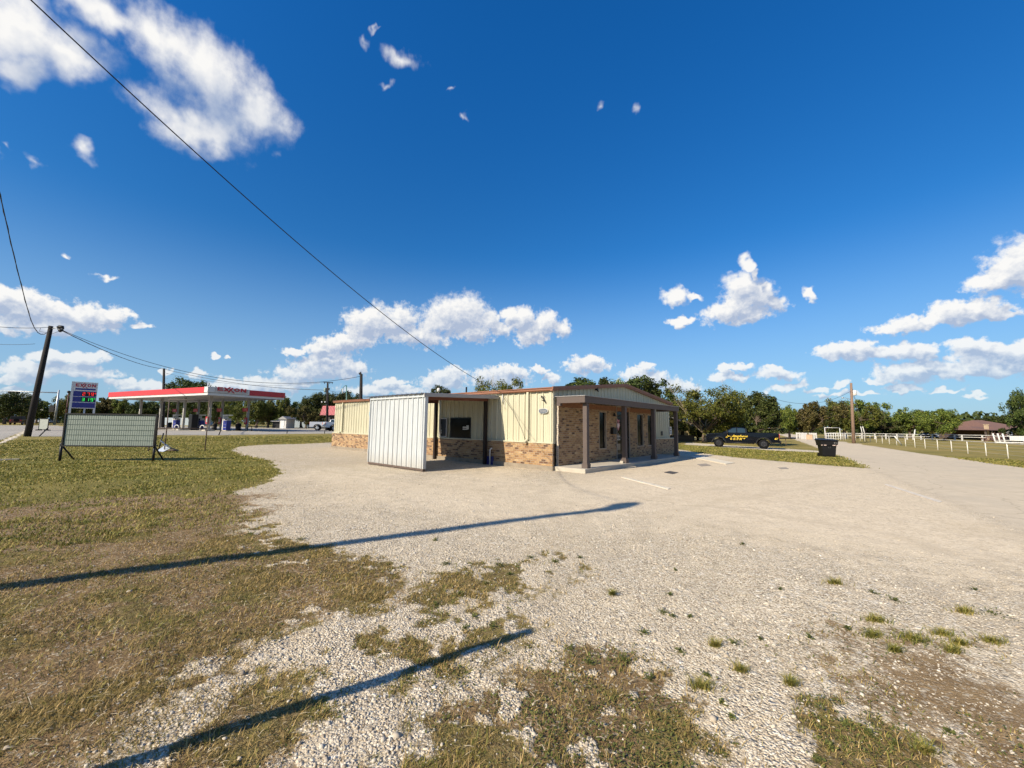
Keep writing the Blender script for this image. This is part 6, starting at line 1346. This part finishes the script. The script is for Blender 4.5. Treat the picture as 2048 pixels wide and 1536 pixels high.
# ------------------------------------------------------------------ trees
BARK = mat('bark', (.11,.08,.058), .9, vary=.35, vscale=5, bump=.6, bscale=25)
BARE = mat('bare_branch', (.34,.28,.20), .85, vary=.2, vscale=5)
LF = {
 'mid': leafmat('leaf_mid', [(0, (0.024,0.038,0.009)), (.35, (0.074,0.104,0.017)), (.7, (0.149,0.173,0.028)), (1, (0.298,0.281,0.054))], perobj=True, trans=.2),
 'dark': leafmat('leaf_dark', [(0, (0.013,0.021,0.005)), (.4, (0.036,0.052,0.011)), (.75, (0.073,0.092,0.018)), (1, (0.146,0.153,0.035))], perobj=True, trans=.15),
 'olive': leafmat('leaf_olive', [(0, (0.029,0.031,0.009)), (.35, (0.081,0.085,0.022)), (.7, (0.163,0.150,0.038)), (1, (0.325,0.276,0.096))], perobj=True, trans=.2),
}
def tree_meshes(seed, kind, hgt, cw, trunk_h, nclump, nleaf, lsz, forks=3, lean=0., bare=0, flat_=1.0, barkm=None):
    """one tree of height hgt and crown width cw: trunk with limbs, leafy crown of clumps with gaps"""
    rg = np.random.default_rng(seed); rn = random.Random(seed)
    cz = trunk_h+(hgt-trunk_h)*.5; rh = (hgt-trunk_h)*.5; rw = cw/2
    # lobes give the uneven outline
    lobes = [(rg.normal(0, .45)*rw, rg.normal(0, .45)*rw, cz+rg.uniform(-.45,.45)*rh, rg.uniform(.42,.66)) for _ in range(9)]+[(0, 0, cz, .7)]
    C_ = []
    while len(C_) < nclump:
        lx, ly, lz, lr = lobes[rg.integers(len(lobes))]
        v = rg.normal(0, 1, 3); v /= np.linalg.norm(v); r_ = rg.uniform(.55, 1.0)**.6
        p = np.array((lx+v[0]*rw*lr*r_, ly+v[1]*rw*lr*r_, lz+v[2]*rh*lr*1.05*r_*flat_))
        if p[2] < trunk_h*.75 or p[2] > hgt: continue
        C_.append(p)
    C_ = np.array(C_)
    mb = MB(); top = Vector((lean*.6, 0, trunk_h)); r0 = .035*hgt+.05
    forksP = []
    mb.tube([(0,0,-.3),(lean*.15,0,trunk_h*.35),(lean*.35,.03,trunk_h*.7),top], [r0*1.25,r0,r0*.85,r0*.75], 9)
    for k in range(forks):
        a = 2*math.pi*k/forks+rn.uniform(-.5,.5); e_ = Vector((top.x+math.cos(a)*rw*.45, math.sin(a)*rw*.45, trunk_h+rh*rn.uniform(.5,1.0)))
        md = top.lerp(e_, .5)+Vector((rn.uniform(-.2,.2), rn.uniform(-.2,.2), -rh*.05)); mb.tube([top-Vector((0,0,.1)), md, e_], [r0*.6,r0*.42,r0*.22], 7); forksP += [(md, r0*.3), (e_, r0*.2)]
    for p in C_[::max(1, len(C_)//46)]:
        q_ = Vector(p); b_, rb_ = min(forksP, key=lambda f: (f[0]-q_).length+(.8 if f[0].z > q_.z else 0)); md = b_.lerp(q_, .5)+Vector((rn.uniform(-.15,.15), rn.uniform(-.15,.15), rn.uniform(-.1,.2)))
        mb.tube([b_, md, q_], [rb_*.7, rb_*.4, .012], 5, caps=False)
    tme = mb.build('trunk', barkm or BARK, None)
    bare_o = None
    if bare:
        mb2 = MB()
        def grow(p, d, L_, r_, dep):
            pts = [p]; dd = d.copy()
            for _ in range(3): dd = (dd+Vector((rn.uniform(-.28,.28), rn.uniform(-.28,.28), rn.uniform(-.12,.20)))).normalized(); pts.append(pts[-1]+dd*L_/3)
            mb2.tube(pts, [r_, r_*.85, r_*.65, r_*.45], 5, caps=False)
            if dep:
                for _ in range(rn.choice((2,3,3))): grow(pts[rn.choice((1,2,3,3))], (dd+Vector((rn.uniform(-.8,.8), rn.uniform(-.8,.8), rn.uniform(-.1,.7)))).normalized(), L_*rn.uniform(.5,.75), r_*.5, dep-1)
        for k in range(bare):
            a = rn.uniform(0, 6.28); grow(Vector((0,0,trunk_h*.8)), Vector((math.cos(a)*.8, math.sin(a)*.8, rn.uniform(.6,1.2))).normalized(), (hgt-trunk_h)*rn.uniform(.42,.6), .075, 4)
        bare_o = mb2.build('bare_branches', BARE, None)
    per = nleaf//nclump; N = nclump*per; cl = np.repeat(C_, per, 0); cr_ = np.repeat(rg.uniform(.16,.34,nclump)*cw*.33, per)
    v = rg.normal(0, 1, (N, 3)); v /= np.linalg.norm(v, axis=1)[:, None]; v *= (rg.uniform(0,1,N)**.45)[:, None]
    pos = cl+v*np.stack((cr_, cr_, cr_*.72), -1)
    nrm_ = v*.7+rg.normal(0,.55,(N,3))+np.array((0,0,.55)); nrm_ /= np.linalg.norm(nrm_, axis=1)[:, None]
    t1 = np.cross(nrm_, rg.normal(0,1,(N,3))); t1 /= np.linalg.norm(t1, axis=1)[:, None]; t2 = np.cross(nrm_, t1)
    s_ = (rg.uniform(.55,1.35,N)*lsz)[:, None]
    # stretch the crown to the stated height and width
    hx = np.percentile(np.abs(pos[:, :2]-pos[:, :2].mean(0)), 96); ox = pos[:, :2].mean(0)
    pos[:, :2] = (pos[:, :2]-ox)*min(1.6, rw/hx)+ox*.4
    zt_, zb_t = np.percentile(pos[:, 2], 99.3), np.percentile(pos[:, 2], .5); zlow = max(trunk_h*.8, .25); pos[:, 2] = zlow+(pos[:, 2]-zb_t)/(zt_-zb_t)*(hgt-zlow)
    V = np.stack((pos-t1*s_, pos+t2*s_*.55-nrm_*s_*.15, pos+t1*s_, pos-t2*s_*.55+nrm_*s_*.1), 1)
    co = soup('crown', V, [(0,1,2,3)], LF[kind], None, None)
    return [x_ for x_ in (tme, co, bare_o) if x_ is not None]
KINDS = {}
def kind(nm, *a, **k): KINDS[nm] = (tree_meshes(*a, **k), a[2], a[3])
kind('oakA', 1, 'mid', 7., 8., 2.0, 130, 15000, .15)
kind('oakB', 2, 'mid', 7., 7.5, 1.7, 110, 14000, .15, forks=4, lean=.6)
kind('oakC', 3, 'olive', 6., 8., 1.4, 110, 14000, .15, forks=4)
kind('dense', 4, 'dark', 7., 6., 1.1, 150, 20000, .13)
kind('dark', 5, 'dark', 8., 9., 1.8, 140, 16000, .17)
kind('sparse', 6, 'mid', 7., 9.5, 1.3, 110, 15000, .13, forks=5, bare=10)
kind('lean', 8, 'mid', 7., 8., 2.2, 115, 14000, .15, forks=3, lean=-1.8)
kind('low', 9, 'dark', 3., 6., .5, 80, 9000, .13)
USED = set()
def tree(kd, px, ytop, wpx, Y, label, group='trees along the horizon', rz=None, ybase=None, name='tree', cat='tree'):
    P = gat(px, Y); zt = at(px, ytop, Y).z-P.z; objs, h0, w0 = KINDS[kd]
    # horizontal stretch of the wide lens: width on the picture shrinks to real width by the bearing
    ang = math.atan2(P.x, P.y); W_ = wpx*Y/F*math.cos(ang)
    o = thing(name, label, cat, P, rz if rz is not None else rng.uniform(0, 6.28), group); W_ *= 1.12; o.scale = (W_/w0, W_/w0, zt/h0)
    for q_ in objs:
        if kd not in USED: c = q_
        else: c = q_.copy(); col.objects.link(c)
        c.parent = o
    USED.add(kd)
    return o
T = tree
T('dark', 8, 787, 105, 92, 'dark tree at the left edge behind the signal arm')
T('dark', 48, 795, 60, 105, 'dark tree between the left edge and the leaning pole above the off-road vehicle')
T('oakA', 72, 806, 60, 112, 'lower green tree right behind the leaning pole')
T('oakC', 112, 800, 46, 128, 'pale green small tree behind the signal mast')
T('oakB', 132, 789, 50, 112, 'green tree behind the left pole of the price sign')
T('oakA', 172, 802, 60, 118, 'green tree under the price sign panel', rz=2)
T('oakC', 208, 797, 72, 122, 'tree between the price sign and the canopy end')
T('oakA', 246, 801, 68, 124, 'broad tree behind the left end of the canopy')
T('dark', 285, 803, 62, 122, 'dark tree behind the left canopy columns')
T('oakB', 318, 805, 56, 130, 'green tree behind the second canopy column from the left')
T('dark', 350, 795, 66, 125, 'dark tree behind the middle of the canopy')
T('dark', 387, 762, 112, 118, 'tall dark tree topping the canopy roof')
T('dark', 430, 792, 66, 112, 'dark tree behind the canopy corner column')
T('oakA', 476, 793, 70, 108, 'light green tree right of the corner column', rz=1)
T('oakB', 512, 797, 62, 92, 'leaning trunk tree right of the canopy', rz=.4)
T('oakC', 536, 800, 60, 96, 'tree with a slanting dark trunk right of the canopy end')
T('oakA', 573, 794, 52, 96, 'upright tree beside the white shed', rz=3)
T('oakB', 602, 803, 58, 100, 'tree over the blue-grey shed', rz=2.2)
T('dark', 632, 788, 62, 96, 'dark ragged tree left of the transformer pole')
T('oakC', 612, 815, 54, 90, 'low wide green tree left of the white pickups')
T('dark', 672, 786, 70, 95, 'dark tree right of the transformer pole above the red roof')
T('dark', 705, 793, 50, 90, 'dark tree rising behind the far end of the building roof')
T('dense', 882, 775, 66, 70, 'rounded bush-like treetop above the canopy fascia')
T('sparse', 992, 760, 92, 52, 'feathery grey-green treetop above the middle of the roof')
T('dense', 1172, 760, 120, 52, 'green treetop above the left part of the gable', rz=1.4)
T('dark', 1238, 762, 130, 54, 'green treetop behind the peak of the gable', rz=3.4)
T('dense', 1290, 764, 90, 52, 'green treetop on the falling side of the gable roof', rz=5)
T('dense', 1206, 762, 70, 53, 'rounded treetop filling the gap above the gable slope')
T('oakA', 1262, 766, 70, 56, 'lighter treetop just right of the gable peak', rz=2.)
T('oakC', 1345, 800, 90, 74, 'green tree behind the yellow house')
T('sparse', 1408, 776, 150, 58, 'half bare pale branched tree left of the black pickup', rz=1.)
T('sparse', 1462, 790, 90, 60, 'second half bare tree above the hood of the black pickup', rz=2.6)
T('dark', 1440, 812, 110, 68, 'dark tree behind the half bare trees')
T('dense', 1526, 788, 88, 50, 'dense rounded dark green tree above the bed of the black pickup')
T('low', 1490, 842, 100, 66, 'low dark bushes under the dense tree', name='bush', cat='bush')
T('low', 1395, 846, 90, 66, 'low dark bushes under the half bare tree', name='bush', cat='bush')
T('oakA', 1578, 814, 60, 92, 'light green tree where the street disappears', rz=.3)
T('oakC', 1620, 807, 100, 90, 'broad olive tree above the pale fence pieces')
T('dark', 1650, 814, 60, 104, 'dark tree behind the tall white frame')
T('oakA', 1688, 803, 84, 102, 'green tree left of the brown utility pole', rz=2.)
T('lean', 1722, 803, 86, 104, 'big green tree right of the brown utility pole')
T('low', 1748, 838, 80, 112, 'low green bushes right of the brown pole', name='bush', cat='bush')
T('dark', 1772, 829, 60, 130, 'far dark tree behind the distant utility pole')
T('oakA', 1786, 838, 56, 112, 'low green tree right of the distant pole', rz=3.3)
T('oakB', 1818, 819, 76, 108, 'green tree with a forked dark trunk in the paddock', rz=4.)
T('oakC', 1850, 823, 60, 110, 'olive tree in the middle of the paddock row')
T('lean', 1888, 819, 84, 86, 'pale green tree with a thick leaning trunk in the paddock', rz=-.2)
T('oakA', 1928, 840, 52, 112, 'small round tree right of the leaning trunk', rz=1.1)
T('dark', 1965, 836, 90, 125, 'long low dark tree behind the brown roof')
T('dark', 2002, 832, 70, 122, 'dark tree behind the ridge of the brown roof')
T('dark', 2052, 778, 84, 74, 'big dark tree at the right edge over the brown roof')
T('low', 2040, 852, 70, 84, 'dark bush at the right edge in front of the brown roofed house', name='bush', cat='bush')
T('low', 2088, 838, 120, 74, 'dark bush beyond the right edge of the fence', name='bush', cat='bush')
# brush heap of cut reddish-brown limbs
P = gat(2002, 80); bh = thing('brush_heap', 'heap of reddish brown cut branches in front of the brown roofed house', 'brush heap', P, 0); mb = MB()
for k in range(150):
    a = rng.uniform(0, 6.28); r_ = rng.uniform(0, 3.2); c_ = Vector((math.cos(a)*r_, math.sin(a)*r_*.6, .2+rng.uniform(0, 1)*(2.0-r_*.5))); d_ = Vector((rng.uniform(-1,1), rng.uniform(-.6,.6), rng.uniform(-.5,.35)))*rng.uniform(.6,1.3); mb.tube([c_-d_, c_+Vector((0,0,.12)), c_+d_], [.05,.045,.02], 4, caps=False)
mb.build('branches', mat('reddish_brush', (.16,.09,.08), .9, vary=.3), bh)
# a far belt of woodland closes the view, all round
N = 52000; a = rng.uniform(-math.pi, math.pi, N); prof = 7.0+3.0*(fbm(a*30, a*0, 1., 4, 301)*2)+1.4*(fbm(a*120, a*0, 1., 3, 303)*2)
Rr = 190+60*rng.uniform(0, 1, N)+rng.normal(0, 3, N); z_ = rng.uniform(0, 1, N)**.8*np.maximum(prof, 1.5)
z_ = np.minimum(z_, np.maximum(prof, 1.5)); c0 = np.stack((Rr*np.sin(a), Rr*np.cos(a), z_-.2+gz(Rr*np.sin(a), Rr*np.cos(a))), -1)
n_ = rng.normal(0, 1, (N, 3)); n_ /= np.linalg.norm(n_, axis=1)[:, None]; t1 = np.cross(n_, rng.normal(0, 1, (N, 3))); t1 /= np.linalg.norm(t1, axis=1)[:, None]; t2 = np.cross(n_, t1); s_ = rng.uniform(.5, 1.1, N)[:, None]
soup('far_woodland', np.stack((c0-t1*s_, c0+t2*s_*.7, c0+t1*s_, c0-t2*s_*.7), 1), [(0,1,2,3)], LF['dark'], 'dark belt of distant woodland along the whole horizon', 'woodland')
# shrub of thin leaves at the foot of the porch and weeds along the wall
